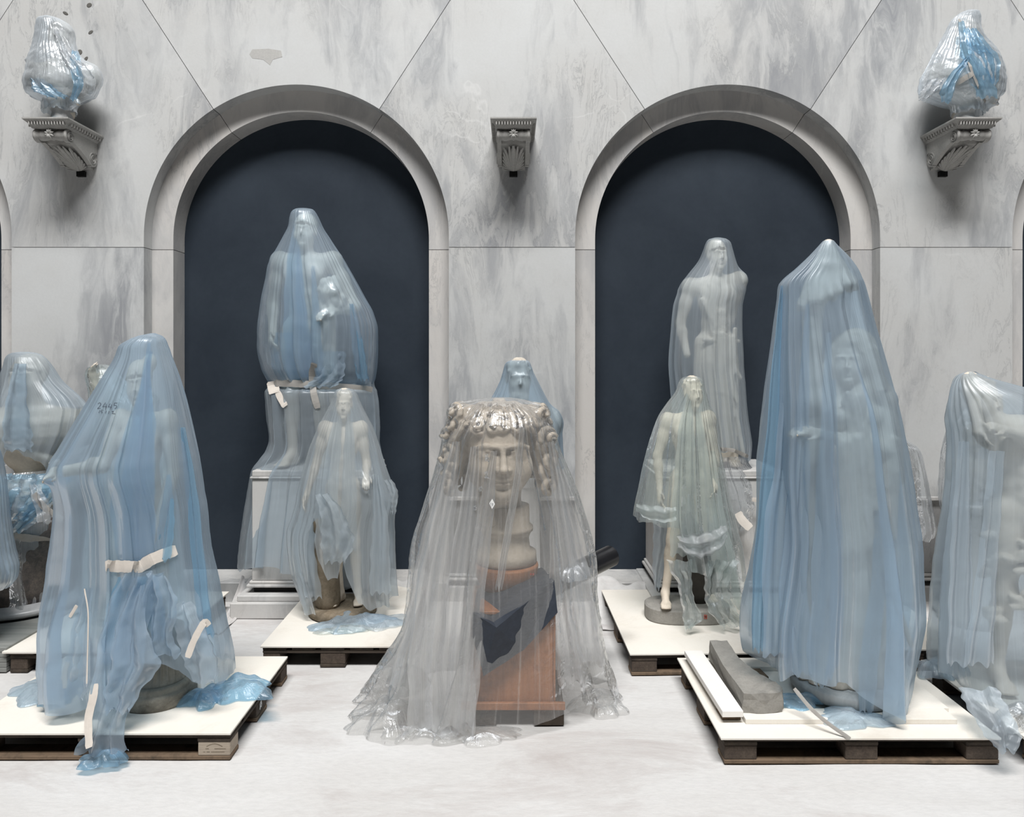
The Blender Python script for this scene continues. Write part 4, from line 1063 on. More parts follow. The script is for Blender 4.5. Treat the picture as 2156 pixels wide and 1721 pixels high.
vN1 = veil('draped_plastic_sheet', 'blue film over the upper body of the left niche statue, gathered above a taped waist', 'f_blue', 5.12,
     [(438.5, 634, 644, .01, .01), (441, 622, 658, .05, .05), (447, 615, 664, .085, .08), (458, 611, 670, .10, .10), (478, 608, 679, .12, .11), (502, 596, 694, .14, .12), (537, 577, 716, .17, .14), (557, 567, 728, .19, .16), (589, 561, 746, .22, .18),
      (618, 555, 762, .24, .19), (661, 548, 785, .26, .20), (693, 544, 793, .27, .21), (730, 543, 793, .27, .21), (775, 550, 791, .25, .2), (795, 560, 788, .22, .2), (808, 568, 784, .20, .19)],
     None, 17, (.02, .17), (.02, .22), gathers=((-14, 13, 1.2), (4, 7, .8)), over=(N1o,), seed=21, loose=.007, crumple=(.0004, .004), hem_noise=0)
pleats(vN1, 'f_deep', [[(622, 470, 5.02, 4), (618, 560, 4.96, 14), (622, 680, 4.88, 24), (632, 798, 4.92, 26)], [(630, 520, 5.0, 3), (632, 640, 4.90, 12), (650, 798, 4.92, 20)], [(660, 560, 4.98, 3), (665, 680, 4.88, 10), (660, 798, 4.92, 24)], [(600, 700, 4.90, 18), (596, 760, 4.92, 26), (610, 800, 4.93, 24)], [(740, 640, 4.93, 4), (755, 740, 4.92, 12), (765, 800, 4.94, 12)]], 220)
flap('hanging_tail', 'f_blue', [(700, 740, 4.90, 26), (695, 790, 4.89, 30), (672, 815, 4.89, 34)], 15, vN1, 2.2, .012, .004)
wN1 = veil('plinth_wrap_film', 'shiny grey-blue film wrapped round the legs and plinth of the left niche statue', 'f_greyblue', 5.12,
     [(800, 569, 784, .20, .18), (815, 566, 786, .20, .18), (824, 560, 790, .23, .2), (850, 562, 793, .24, .2), (890, 565, 793, .24, .2), (925, 569, 793, .24, .22), (945, 564, 795, .24, .25), (968, 548, 798, .24, .3), (992, 531, 802, .245, .33),
      (1050, 521, 806, .26, .35), (1120, 510, 812, .28, .36), (1200, 502, 816, .30, .37)], [(-180, 1185), (-90, 1188), (-60, 1190), (-40, 1178), (0, 1180), (90, 1185)], 15, (.05, .16), (.02, .2), seed=22, loose=.012, crumple=(.004, .004), depth=.9, hem_noise=5)
tN = bvh_of(vN1, wN1)
tape('tape_strip', [(566, 806), (620, 808), (680, 812), (740, 817), (784, 822)], 15, 'tape_grey', tN, 4.9, vN1, 40, 1)
tape('tape_strip', [(662, 765), (657, 790), (660, 825), (669, 860)], 14, 'tape_grey', tN, 4.88, vN1, 20, 2)
tape('tape_strip', [(574, 803), (578, 828)], 26, 'tape', tN, 4.88, vN1, 8, 3)
tape('tape_strip', [(584, 825), (592, 842), (601, 856)], 14, 'tape', tN, 4.87, vN1, 8, 4)

# ---- small statue on the cream board, pale film open in front
def ex_c1(cl):
    cl.ell((-.12, .05, .45), (.085, .075, .50), .03)
me = figure('carved_figure', dict(head=(.02, -.03, 1.62), el=(-.27, .02, 1.15), wl=(-.33, -.10, .92), er=(.24, .02, 1.13), wr=(.28, -.20, 1.06), kl=(-.06, -.07, .5), al=(-.03, .03, .085), kr=(.12, -.02, .5), ar=(.14, .05, .085)),
            'curly', .15, seed=7)
C1, C1o = put_statue('youth_statue', me, (wx(722, 4.60), 4.60, ZL1+.055), .795, 0, M['statue'], 'small youth statue beside a brown tree trunk, under pale film left of centre', sx=.80, sy=.85)
cl = Clay((-.2, -.2, -.02), (.2, .2, .8), .014); cl.cap((0, 0, .05), (-.01, 0, .38), .085, .075, .03); cl.cap((-.01, 0, .38), (.02, 0, .56), .075, .05, .03); cl.ell((.05, -.05, .25), (.03, .04, .10), .03); cl.ell((-.06, -.03, .5), (.035, .03, .05), .02)
tr = link('tree_trunk', cl.mesh('tree_trunk'), M['trunk'], C1); tr.location = (-.085, -.05, -.01); tr.scale = (.95, .9, 1.05)
bb = link('base_slab', lathe_mesh('base_slab', [(.20, 0), (.215, .01), (.21, .05), (.19, .056)], 40), M['trunk'], C1, True); bb.location = (.0, 0, -.055)
vC1 = veil('draped_plastic_sheet', 'pale grey film over the small statue left of centre, open in front of its legs', 'f_pale', 4.60,
     [(817, 720, 730, .01, .01), (819, 712, 741, .04, .04), (827, 705, 750, .07, .07), (845, 699, 758, .085, .085), (865, 689, 767, .10, .09), (903, 670, 786, .13, .11), (940, 655, 798, .16, .12), (977, 645, 809, .19, .13), (1010, 637, 820, .22, .14),
      (1050, 630, 834, .23, .15), (1082, 622, 828, .23, .16), (1120, 611, 825, .23, .17), (1200, 622, 825, .24, .18), (1260, 642, 830, .26, .2), (1300, 650, 835, .27, .2)],
     [(-180, 1265), (-90, 1262), (-50, 1280), (-37, 1278), (-31, 1190), (-27, 1075), (-22, 1090), (-17, 1160), (-8, 1196), (4, 1192), (10, 1150), (14, 1190), (24, 1245), (40, 1262), (60, 1262), (90, 1258)],
     14, (.02, .19), (.02, .24), gathers=((-12, 16, .5), (30, 10, .5)), over=(C1o,), seed=31, loose=.010, crumple=(.0005, .005), zmin=ZL1+.004, hem_noise=4)
flap('hanging_tail', 'f_pale', [(678, 1040, 4.36, 14), (700, 1085, 4.34, 24), (712, 1140, 4.33, 34), (706, 1185, 4.33, 22)], 17, vC1, 1.8, .02, .008)
flap('hanging_tail', 'f_pale', [(818, 1010, 4.52, 8), (828, 1045, 4.50, 10), (826, 1080, 4.5, 7)], 18, vC1, 1.2, .01, .006)
pleats(vC1, 'f_pale', [[(715, 850, 4.52, 5), (700, 960, 4.46, 16), (690, 1060, 4.38, 20), (700, 1150, 4.35, 22)], [(735, 860, 4.52, 5), (735, 980, 4.44, 14), (732, 1160, 4.36, 18)], [(790, 1000, 4.42, 8), (800, 1120, 4.38, 18), (800, 1250, 4.36, 22)], [(640, 1060, 4.46, 12), (640, 1150, 4.44, 22), (660, 1260, 4.40, 18)]], 320)
heap('crumpled_end', 'f_blue', (wx(742, 4.40), 4.40, ZL1), .27, .15, .075, 33, vC1, .05)
heap('crumpled_end', 'f_pale', (wx(808, 4.40), 4.42, ZL1), .17, .12, .05, 34, vC1, .05)
heap('crumpled_end', 'f_green', (wx(720, 4.28), 4.29, ZL1), .15, .07, .04, 35, vC1, .1)

# ---- middle: colossal curly head on its socle and crate, clear film
def colossal():
    cl = Clay((-.42, -.40, -.46), (.42, .36, .42), .0085)
    K = 2.3
    sculpt_head(cl, (0, 0, 0), K, .12, 'none', 1)
    rng = np.random.RandomState(12)
    def curl(p, r, ax, tw, tube):
        ax = np.array(ax, float); ax /= np.linalg.norm(ax); a = np.cross(ax, (0.3, .2, 1)); a /= np.linalg.norm(a); b = np.cross(ax, a)
        pts = []; rs = []; o = rng.uniform(0, 6)
        for q in range(16):
            t = q/15; an = o+tw*t*2*PI*1.45; rr = r*(1-.80*t)
            pts.append(np.array(p)+ax*(.045*t**1.3)+a*rr*math.cos(an)+b*rr*math.sin(an)); rs.append(tube*(1-.3*t))
        cl.chain(pts, rs, .004)
    # heavy locks: short fringe curls, then big rolls over the crown and down both sides
    for row, (v, n, rad, tb, um) in enumerate(((.50, 8, .042, .0125, 1.25), (.84, 6, .064, .0165, 1.35), (1.20, 5, .066, .017, 1.5), (1.52, 3, .06, .017, 1.5))):
        for q in range(n):
            u = -um+2*um*(q+.5)/n+rng.uniform(-.06, .06)
            d = np.array((math.cos(v)*math.sin(u), -math.cos(v)*math.cos(u), math.sin(v)))
            p = np.array((0, .018*K, .030*K))+d*np.array((.097, .093, .086))*K
            curl(p, rad*rng.uniform(.85, 1.12), d+np.array((0, -.35, .1)), rng.choice((-1, 1)), tb)
    for s in (-1, 1):
        for q in range(14):
            z = .235-.42*(q//2)/6+rng.uniform(-.015, .015); yy = (-.075 if q % 2 else .05)+rng.uniform(-.02, .02)
            x = s*(.235+.018*math.sin(1.7*q)-(.04 if z > .17 else 0)+(.015 if z < .05 else 0))
            curl((x, yy, z), .056*rng.uniform(.8, 1.15), (s, -.75, .1), rng.choice((-1, 1)), .0185)
        cl.ell((s*.215, .03, .02), (.045, .11, .20), .03); cl.ell((s*.15, .03, .19), (.085, .10, .09), .03)
        for q in range(5): curl((s*.19, .11, .14-.085*q), .06, (s, .3, 0), s, .018)
    cl.ell((0, .08, .07), (.19, .16, .20), .04); cl.ell((0, .09, -.12), (.15, .12, .18), .05)
    cl.cap((0, .02, -.16), (0, .04, -.42), .108, .125, .05)
    for sgn in (-1, 1): cl.cap((sgn*.06, .0, -.20), (sgn*.02, -.05, -.42), .03, .028, .03)
    return cl.mesh('carved_head')
hx0, hy0 = wx(1050, 3.72), 3.72
HD = empty('colossal_head', (hx0, hy0, .66)); tag(HD, 'colossal curly-haired marble head with a thick neck on a stacked wooden support', 'statue', GS)
hd = link('carved_head', colossal(), M['head'], HD); hd.location = (0, 0, .625); hd.scale = (1, 1, .85)
so = link('socle', lathe_mesh('socle', [(.15, 0), (.16, .012), (.155, .06), (.125, .075), (.118, .13), (.13, .165), (.14, .17), (.14, .19), (.122, .205), (.12, .30)], 48), M['head'], HD, True); so.location = (.04, .02, .04)
ws = link('wooden_disc', lathe_mesh('wooden_disc', [(.10, -.10), (.125, -.09), (.16, -.02), (.168, .03), (.165, .0395), (.14, .04)], 48), M['crate'], HD, True); ws.location = (.04, .0, 0)
# red pencil ticks on the disc's edge
tk = strip_strokes('pencil_mark', [[(-.01, .030), (.01, .036)], [(-.008, .037), (.008, .029)], [(.12, .030), (.14, .036)], [(.122, .037), (.138, .029)]], -.17, .005, M['redink'], HD); tk.location = (.04, .005, -.002)
CR = empty('wooden_crate', (wx(1080, 3.62), 3.62, 0)); tag(CR, 'brown wooden crate under the colossal head on dark feet', 'crate')
cw = .205
for s in (-1, 1):
    box('side_board', s*cw-(.012 if s > 0 else 0), s*cw+(0 if s > 0 else .012), -.19, .19, .10, .535, M['crate'], CR, .003)
box('front_board', -cw+.013, cw-.013, -.19, -.176, .10, .535, M['crate'], CR, .003); box('back_board', -cw+.013, cw-.013, .176, .19, .10, .535, M['crate'], CR, .003)
box('top_board', -cw-.006, cw+.006, -.197, .197, .536, .552, M['crate'], CR, .003)
box('foot', -.20, -.08, -.20, .20, .004, .099, M['pallet_y'], CR, .004); box('foot', .10, .245, -.20, .20, .004, .099, M['pallet_y'], CR, .004)
box('bottom_rail', -.25, .25, -.215, -.195, .085, .12, M['crate'], CR, .003)
# dark felt laid cornerwise over the crate: top, left and right falls
def felt():
    P = [WP(1045, 1322, 3.32), WP(1166, 1222, 3.44), WP(1140, 1195, 3.80), WP(1006, 1240, 3.72), WP(996, 1290, 3.38),
         WP(1018, 1424, 3.36), WP(1102, 1370, 3.385), WP(1174, 1290, 3.40), WP(994, 1336, 3.38)]
    f = [(0, 1, 2, 3, 4), (0, 5, 6, 7, 1), (0, 4, 8, 5)]
    bm = bmesh.new(); vs = [bm.verts.new(p) for p in P]
    for q in f: bm.faces.new([vs[i] for i in q])
    bmesh.ops.triangulate(bm, faces=bm.faces); bmesh.ops.subdivide_edges(bm, edges=bm.edges, cuts=5, use_grid_fill=True)
    rng = random.Random(3)
    for v in bm.verts: v.co += Vector((rng.gauss(0, .0012), rng.gauss(0, .0012), rng.gauss(0, .0012)))
    o = link('felt_cloth', bm_mesh('felt_cloth', bm), M['felt']); m = o.modifiers.new('t', 'SOLIDIFY'); m.thickness = .006; m.offset = -1
    return tag(o, 'stiff navy felt folded cornerwise over the wooden crate', 'cloth')
felt()
# black tube leaning behind
def tube_between(name, a, b, r, mat, r_in=None):
    d = b-a; L = d.length; me = bpy.data.meshes.new(name); ri = r_in or r*.85
    n = 28; v, f = [], []
    for (rr, z) in ((ri, .02*0), (r, 0), (r, L), (ri, L), (ri, 0)):
        for k in range(n): v.append((rr*math.cos(2*PI*k/n), rr*math.sin(2*PI*k/n), z))
    for i in range(4):
        for k in range(n): f.append((i*n+k, i*n+(k+1) % n, (i+1)*n+(k+1) % n, (i+1)*n+k))
    o = link(name, mesh_from(name, v, f), mat, None, True); o.location = a; o.rotation_euler = d.to_track_quat('Z', 'Y').to_euler()
    es = o.modifiers.new('e', 'EDGE_SPLIT'); es.split_angle = math.radians(40)
    return o
tag(tube_between('black_tube', WP(1150, 1238, 3.62), WP(1286, 1171, 4.0), .058, M['tube']), 'black hollow tube poking out beside the colossal head', 'tube')
vC0 = veil('draped_plastic_sheet', 'clear crinkled film over the colossal head, spreading on the floor', 'f_clear', 3.72,
     [(837, 1038, 1072, .02, .02), (840, 1012, 1095, .09, .08), (847, 993, 1112, .14, .12), (858, 978, 1130, .18, .15), (873, 963, 1150, .21, .18), (897, 947, 1163, .25, .22), (920, 933, 1171, .26, .23), (950, 927, 1180, .265, .24), (1020, 909, 1207, .275, .26),
      (1068, 895, 1221, .28, .27), (1132, 876, 1238, .30, .28), (1195, 867, 1249, .33, .29), (1255, 864, 1254, .36, .30), (1315, 850, 1264, .39, .31), (1380, 815, 1280, .42, .32), (1420, 795, 1291, .43, .33), (1450, 776, 1300, .44, .34), (1475, 765, 1302, .45, .34)],
     [(-180, 1475), (-90, 1475), (-30, 1475), (-8, 1475), (10, 1466), (25, 1440), (40, 1424), (60, 1440), (75, 1472), (90, 1474), (130, 1475)],
     17, (.02, .22), (.02, .27), gathers=((-42, 18, .5), (-14, 9, .5), (62, 16, .4)), over=(hd, ), seed=44, loose=.02, crumple=(.0008, .013), hem_noise=3, nt=440, nz=170, cf=(10, 80), relax=3)
heap('crumpled_end', 'f_clear', (wx(830, 3.45), 3.45, 0), .24, .15, .15, 43, vC0, .3, frq=(9, 48))
heap('crumpled_end', 'f_clear', (wx(905, 3.32), 3.36, 0), .20, .11, .07, 44, vC0, .2, frq=(9, 48))
heap('crumpled_end', 'f_clear', (wx(1010, 3.32), 3.34, 0), .20, .08, .04, 45, vC0, 0, frq=(9, 48))
heap('crumpled_end', 'f_clear', (wx(1262, 3.62), 3.62, 0), .14, .12, .09, 46, vC0, 0, frq=(9, 48))
heap('crumpled_end', 'f_wrap', (wx(855, 3.60), 3.55, .12), .10, .10, .18, 47, vC0, 0, frq=(9, 48))
heap('crumpled_fold', 'f_wrap', tuple(WP(1205, 1215, 3.52)), .09, .08, .10, 48, vC0, 0, frq=(14, 80))
tC0 = bvh_of(vC0)
c_ = on_surface(tC0, 1036, 1062, 3.45, .012)
tg = prism('paper_tag', [(0, -.024), (.014, .0), (.001, .026), (-.013, .004)], 0, .001, M['label'], vC0); tg.location = c_
strip_strokes('tag_mark', [[(-.005, .008), (-.006, .000), (-.002, .000)], [(.001, .004), (.005, .004), (.002, .000), (.005, -.004), (.001, -.005)], [(-.002, -.008), (.001, -.008)]], -.0008, .0016, M['ink'], tg)
def shred(px, py, s, seed):                                # torn bits of tape stuck on the film
    c = on_surface(tC0, px, py, 3.45, .01)
    rng = np.random.RandomState(seed); n = 7
    g = np.linspace(-1, 1, n); A, B = np.meshgrid(g, g)
    P = np.stack([c.x+s*A*.5+.3*s*rng.normal(0, .5, A.shape), c.y-.004+.25*s*rng.normal(0, .6, A.shape), c.z+s*B*.8+.2*s*rng.normal(0, .5, A.shape)], 2)
    link('torn_scrap', grid_mesh('torn_scrap', P, False), M['f_wrap'], vC0)
for q, (x, y, s) in enumerate(((1025, 965, .022), (1024, 1000, .02), (1012, 1030, .016), (935, 1110, .016), (1000, 1070, .014))): shred(x, y, s, q)

pleats(vC0, 'f_milk', [[(960, 930, 3.46, 8), (940, 1050, 3.43, 22), (915, 1200, 3.38, 34), (900, 1400, 3.32, 40), (905, 1540, 3.27, 44)], [(1000, 940, 3.44, 8), (985, 1100, 3.42, 22), (965, 1300, 3.36, 34), (955, 1530, 3.27, 46)], [(1040, 950, 3.43, 6), (1020, 1100, 3.42, 18), (1000, 1250, 3.37, 22), (985, 1420, 3.32, 26), (975, 1545, 3.27, 24)],
     [(930, 1000, 3.48, 6), (905, 1150, 3.44, 22), (880, 1300, 3.40, 26), (850, 1450, 3.38, 34)], [(1100, 900, 3.46, 6), (1090, 1000, 3.44, 8), (1070, 1120, 3.42, 8), (1050, 1240, 3.38, 8)], [(1160, 930, 3.52, 6), (1190, 1100, 3.48, 24), (1215, 1250, 3.46, 34), (1240, 1400, 3.45, 34)], [(1165, 1080, 3.5, 6), (1180, 1280, 3.44, 22), (1210, 1440, 3.42, 34)]], 260, .016)

# ---- bust behind the colossal head, blue film
def bust_mesh(name, k=1.0, hair='curly', yaw=0.0, seed=0, wide=1.0, tilt=0, beard=False, drape=True, shawl=False):
    cl = Clay((-.40, -.28, -.05), (.40, .24, .72), .0115)
    if shawl:
        for q in range(7): cl.chain([(-.34, -.02, .20+.018*q), (-.1, -.13-.012*(q % 2), .22+.016*q), (.12, -.13-.012*(q % 2), .225+.016*q), (.34, -.02, .235+.014*q)], [.022]*4, .012)
    sculpt_head(cl, (0, -.02, .56), 1.0, yaw, hair, seed, tilt, beard)
    cl.cap((0, .01, .36), (0, -.005, .50), .066, .056, .03)
    cl.ell((0, .02, .24), (.20*wide, .105, .15), .05); cl.ell((0, .02, .33), (.22*wide, .08, .06), .05)
    for s in (-1, 1): cl.ell((s*.21*wide, .02, .27), (.07, .07, .10), .05); cl.ell((s*.08, -.07, .25), (.08, .04, .07), .03)
    cl.ell((0, .02, .10), (.12, .085, .08), .04)
    if drape: folds(cl, (-.2*wide, -.04, .33), (.16, -.09, .12), 9, .016, (.03, .01, .05), seed)
    cl.cap((0, .02, .0), (0, .02, .10), .075, .06, .02)
    return cl.mesh(name)
me = bust_mesh('carved_bust', 1, 'curly', .1, 4, beard=True)
BB = empty('bearded_bust', (wx(1092, 4.85), 4.85, 1.03)); tag(BB, 'bearded bust under thin blue film behind the colossal head', 'bust', GS)
bo = link('carved_bust', me, M['statue_grey'], BB); bo.scale = (1.07,)*3
pe = link('pedestal', lathe_mesh('pedestal', [(.19, 0), (.19, .06), (.15, .08), (.14, .9), (.17, .95), (.17, 1.0), (.13, 1.015)], 40), M['plinth'], None, True); pe.location = (wx(1092, 4.85), 4.85, .004); tag(pe, 'round marble pedestal behind the colossal head', 'pedestal')
veil('draped_plastic_sheet', 'thin blue film over the bearded bust behind the colossal head', 'f_blue', 4.85,
     [(759, 1091, 1100, .01, .01), (762, 1075, 1108, .05, .05), (772, 1063, 1118, .09, .09), (786, 1058, 1124, .10, .1), (800, 1054, 1131, .11, .11), (822, 1044, 1142, .13, .12), (868, 1018, 1165, .17, .14), (897, 1005, 1179, .19, .15), (930, 1002, 1182, .19, .15), (990, 1005, 1185, .19, .15)],
     None, 20, (.02, .2), (.0, .2), over=(bo,), seed=52, loose=.006, crumple=(.0005, .003), hem_noise=6, nt=260, nz=90)

# ---- right niche: standing statue on its plinth
def ex_n2(cl):
    folds(cl, (-.10, -.10, 1.30), (.10, -.13, .55), 9, .016, (.06, .012, .06), 5)
    folds(cl, (.05, -.12, 1.0), (.02, -.12, .12), 10, .018, (.08, .015, .03), 6)
    cl.cap((-.13, -.12, .97), (.16, -.12, .96), .016, .016, .01)
me = figure('carved_figure', dict(head=(.0, -.03, 1.62), sl=(-.22, .01, 1.38), el=(-.30, .02, 1.10), wl=(-.27, -.10, .86), sr=(.20, .01, 1.43), er=(.17, .12, 1.18), wr=(.10, .1, 1.0)), 'cap', .2, seed=15, extra=ex_n2,
            gown=[((0, 0), [(.05, .19), (.4, .20), (.75, .185), (.98, .16)], 18, .14, 9)], hands=False)
N2, N2o = put_statue('standing_statue', me, (wx(1507, 5.12), 5.12, .987), .935, 0, M['statue'], 'draped statue standing on the plinth in the right niche', sx=.9, sy=.85)
plinth('marble_plinth', 1.03, 1.88, 4.93, YN-.01, 'marble plinth under the right niche statue')
vN2 = veil('draped_plastic_sheet', 'grey-blue film hanging over the right niche statue down to its plinth', 'f_greyblue', 5.12,
     [(500.5, 1505, 1517, .01, .01), (503, 1494, 1527, .05, .05), (511, 1487, 1537, .08, .08), (527, 1481, 1542, .09, .09), (546, 1473, 1547, .11, .10), (580, 1448, 1557, .14, .12), (603, 1432, 1563, .16, .13), (613, 1428, 1567, .17, .14), (645, 1419, 1562, .19, .15), (700, 1414, 1561, .20, .16),
      (766, 1409, 1563, .21, .17), (817, 1413, 1567, .22, .17), (880, 1420, 1573, .22, .18), (930, 1426, 1580, .22, .18), (960, 1432, 1578, .21, .18), (976, 1440, 1574, .20, .17)],
     [(-180, 965), (-90, 960), (-30, 950), (10, 944), (30, 948), (60, 965), (90, 974)], 18, (.02, .17), (.02, .22), gathers=((-12, 20, .6), (25, 12, .3)), over=(N2o,), seed=61, loose=.006, crumple=(.0004, .003), hem_noise=3)
wN2 = veil('plinth_wrap_film', 'clear shiny film taped round the top of the right niche plinth', 'f_wrap', 5.12,
     [(955, 1440, 1570, .19, .16), (972, 1430, 1572, .21, .18), (990, 1418, 1586, .235, .2), (1022, 1412, 1602, .25, .22), (1050, 1412, 1607, .26, .24), (1078, 1414, 1606, .25, .24), (1115, 1420, 1590, .24, .23)],
     [(-180, 1100), (-30, 1100), (30, 1095), (60, 1112), (80, 1085), (100, 1080)], 15, (.12, .22), (.05, .25), seed=62, loose=.015, crumple=(.005, .012), hem_noise=8, nt=260, nz=60, cf=(14, 90))
tN2 = bvh_of(vN2, wN2)
tape('tape_strip', [(1516, 946), (1540, 948), (1575, 962)], 8, 'tape_grey', tN2, 4.9, wN2, 14, 1)
tape('tape_strip', [(1553, 1080, 4.84), (1562, 1095, 4.83), (1580, 1113, 4.80)], 18, 'tape', None, 4.8, wN2, 10, 2)
tape('tape_strip', [(1583, 1052, 4.85), (1607, 1054, 4.84)], 9, 'tape', None, 4.8, wN2, 8, 3)

# ---- small statue with a bare foot, greenish film
def ex_c2(cl):
    folds(cl, (.12, -.03, 1.35), (.18, -.06, .7), 6, .02, (.03, .01, .03), 9)
me = figure('carved_figure', dict(head=(.03, -.03, 1.625), sl=(-.20, .0, 1.40), el=(-.29, .0, 1.13), wl=(-.29, -.11, .88), er=(.24, .0, 1.14), wr=(.20, -.14, .96), kl=(-.17, -.10, .50), al=(-.235, -.08, .085), kr=(.12, .0, .5), ar=(.16, .08, .085)),
            'curly', .25, seed=17, extra=ex_c2, footdir=(-.15, .3))
C2, C2o = put_statue('nude_statue', me, (wx(1450, 4.55), 4.55, ZL1+.088), .82, 0, M['statue'], 'small nude statue with one bare foot showing on a rounded grey slab', sx=.84, sy=.85)
v, f = [], []
def slab_outline(n=48):
    o = []
    for k in range(n):
        a = 2*PI*k/n; o.append((.265*math.copysign(abs(math.cos(a))**.62, math.cos(a)), .155*math.copysign(abs(math.sin(a))**.8, math.sin(a))))
    return o
so_ = slab_outline()
for (g, z) in ((-.004, 0), (.0, .008), (.0, .080), (-.008, .088)):
    for x, y in so_: v.append((x*(1+g/.2), y*(1+g/.2), z))
for i in range(3):
    for k in range(48): f.append((i*48+k, i*48+(k+1) % 48, (i+1)*48+(k+1) % 48, (i+1)*48+k))
f.append(tuple(range(48))[::-1]); f.append(tuple(144+k for k in range(48)))
sl_ = link('rounded_slab', mesh_from('rounded_slab', v, f), M['stone'], C2); sl_.location = (-.02, -.03, -.088)
cl = Clay((-.2, -.2, -.02), (.2, .2, .62), .014); cl.cap((0, 0, .05), (.0, 0, .5), .10, .075, .03); cl.ell((.05, .02, .12), (.08, .08, .14), .03)
tr = link('tree_stump', cl.mesh('tree_stump'), mat_noise('dark_stump_stone', (0.03, 0.026, 0.022), (0.05, 0.042, 0.035), 12), C2); tr.location = (.06, .03, 0)
strip_strokes('red_mark', [[(0, .0), (.0, .022)], [(.0, .022), (.014, .020), (.014, .012), (0, .011), (.014, .010), (.015, 0), (0, 0)]], -.157, .004, M['redink'], sl_).location = (.07, .0, .045)
vC2 = veil('draped_plastic_sheet', 'pale greenish film over the small statue with the bare foot', 'f_green', 4.55,
     [(793, 1450, 1460, .01, .01), (796, 1438, 1471, .04, .04), (805, 1430, 1479, .07, .07), (822, 1424, 1485, .085, .085), (850, 1404, 1493, .10, .09), (876, 1387, 1500, .13, .11), (910, 1374, 1507, .16, .13), (945, 1363, 1516, .18, .14), (1017, 1346, 1532, .21, .15), (1060, 1337, 1541, .22, .16),
      (1090, 1333, 1547, .23, .17), (1140, 1345, 1557, .24, .17), (1190, 1352, 1565, .25, .18), (1240, 1355, 1573, .26, .18), (1290, 1358, 1580, .28, .19)],
     [(-180, 1090), (-95, 1085), (-60, 1090), (-30, 1096), (-16, 1100), (-10, 1175), (0, 1186), (14, 1184), (26, 1182), (32, 1240), (45, 1283), (70, 1284), (90, 1284), (120, 1284), (150, 1200)],
     17, (.03, .22), (.02, .26), gathers=((0, 12, .7),), over=(C2o,), seed=71, loose=.010, crumple=(.0005, .007), zmin=ZL1+.004, hem_noise=4, cf=(10, 70))
pleats(vC2, 'f_green', [[(1450, 830, 4.46, 5), (1445, 920, 4.40, 18), (1440, 1050, 4.34, 24), (1440, 1170, 4.31, 32)], [(1470, 860, 4.46, 5), (1478, 980, 4.38, 16), (1490, 1130, 4.33, 24)], [(1500, 950, 4.42, 5), (1520, 1100, 4.38, 16), (1540, 1280, 4.34, 20)]], 300)
flap('turned_up_hem', 'f_green', [(1340, 1066, 4.36, 6), (1360, 1078, 4.32, 14), (1400, 1084, 4.29, 16), (1424, 1082, 4.28, 14)], 19, vC2, 1.2, .01, .008, (40, 20), across=True)
flap('hanging_tail', 'f_greyblue', [(1392, 1095, 4.60, 14), (1392, 1150, 4.58, 16), (1386, 1200, 4.56, 11), (1382, 1240, 4.56, 4)], 20, vC2, 1.3, .02, .004)
flap('hanging_tail', 'f_green', [(1430, 1180, 4.27, 28), (1442, 1230, 4.26, 16), (1447, 1262, 4.25, 15), (1458, 1300, 4.23, 20), (1448, 1324, 4.22, 6)], 21, vC2, 2.0, .02, .009)
flap('hanging_tail', 'f_green', [(1520, 1180, 4.30, 32), (1505, 1240, 4.28, 22), (1520, 1280, 4.26, 30), (1550, 1322, 4.24, 30)], 22, vC2, 2.2, .025, .012)
flap('crumpled_fold', 'f_wrap', [(1425, 1140, 4.30, 14), (1470, 1150, 4.25, 24), (1510, 1140, 4.25, 24), (1530, 1120, 4.28, 12)], 23, vC2, 1.8, .02, .012, across=True)

# ---- right foreground: veiled figure with raised arm, large blue sheet
def ex_r1(cl):
    # mantle thrown over a raised hand
    cl.cap((-.12, .02, 1.40), (-.14, .0, 1.80), .05, .042, .03); cl.cap((-.14, .0, 1.80), (-.06, .0, 2.10), .042, .03, .02)
    rg = np.random.RandomState(6)
    for q in range(18):
        a = 2*PI*q/18; e = np.array((-.06+.135*math.cos(a), -.01+.085*math.sin(a), 1.93+.05*math.cos(a)+rg.uniform(-.03, .03)))
        cl.chain([(-.055, -.01, 2.19), (-.057+.06*math.cos(a), -.01+.04*math.sin(a), 2.08), e], [.016, .022, .020], .018)
    # veil over head and shoulders with an opening for the face
    cl.gown((.08, .045), [(.98, .27), (1.25, .25), (1.42, .215), (1.55, .165), (1.66, .125), (1.735, .06)], 16, .09, 15, .02, .68)
    cl.ell((-.03, -.12, 1.52), (.085, .10, .16), .03, sub=True)
    sculpt_head(cl, (.05, -.01, 1.60), .95, -.55, 'none', 23)
    folds(cl, (.02, -.12, 1.42), (.10, -.15, .95), 9, .018, (.04, .015, .05), 11); folds(cl, (-.06, -.15, 1.2), (.0, -.14, .2), 12, .02, (.10, .02, .03), 12)
    folds(cl, (.20, -.10, 1.2), (.16, -.10, .75), 6, .022, (.03, .02, .03), 13)
me = figure('carved_figure', dict(head=(.07, -.02, 1.625), chest=(.04, 0, 1.29), neck=(.05, .0, 1.47), sl=(-.11, .01, 1.40), el=(-.14, .02, 1.62), wl=(-.1, .0, 1.9), sr=(.22, .0, 1.40), er=(.20, -.10, 1.16), wr=(-.15, -.14, 1.24)), 'hood', -.7, seed=23, legs=False, female=True, extra=ex_r1,
            gown=[((0.02, 0), [(.0, .25), (.3, .235), (.75, .22), (.98, .185), (1.08, .15)], 20, .13, 14)], ext=(.52, .45, 2.32))
R1, R1o = put_statue('veiled_statue', me, (wx(1765, 3.50), 3.50, ZB+.085), .965, 0, M['statue_grey'], 'veiled statue with a raised arm under the tall blue film in the right foreground')
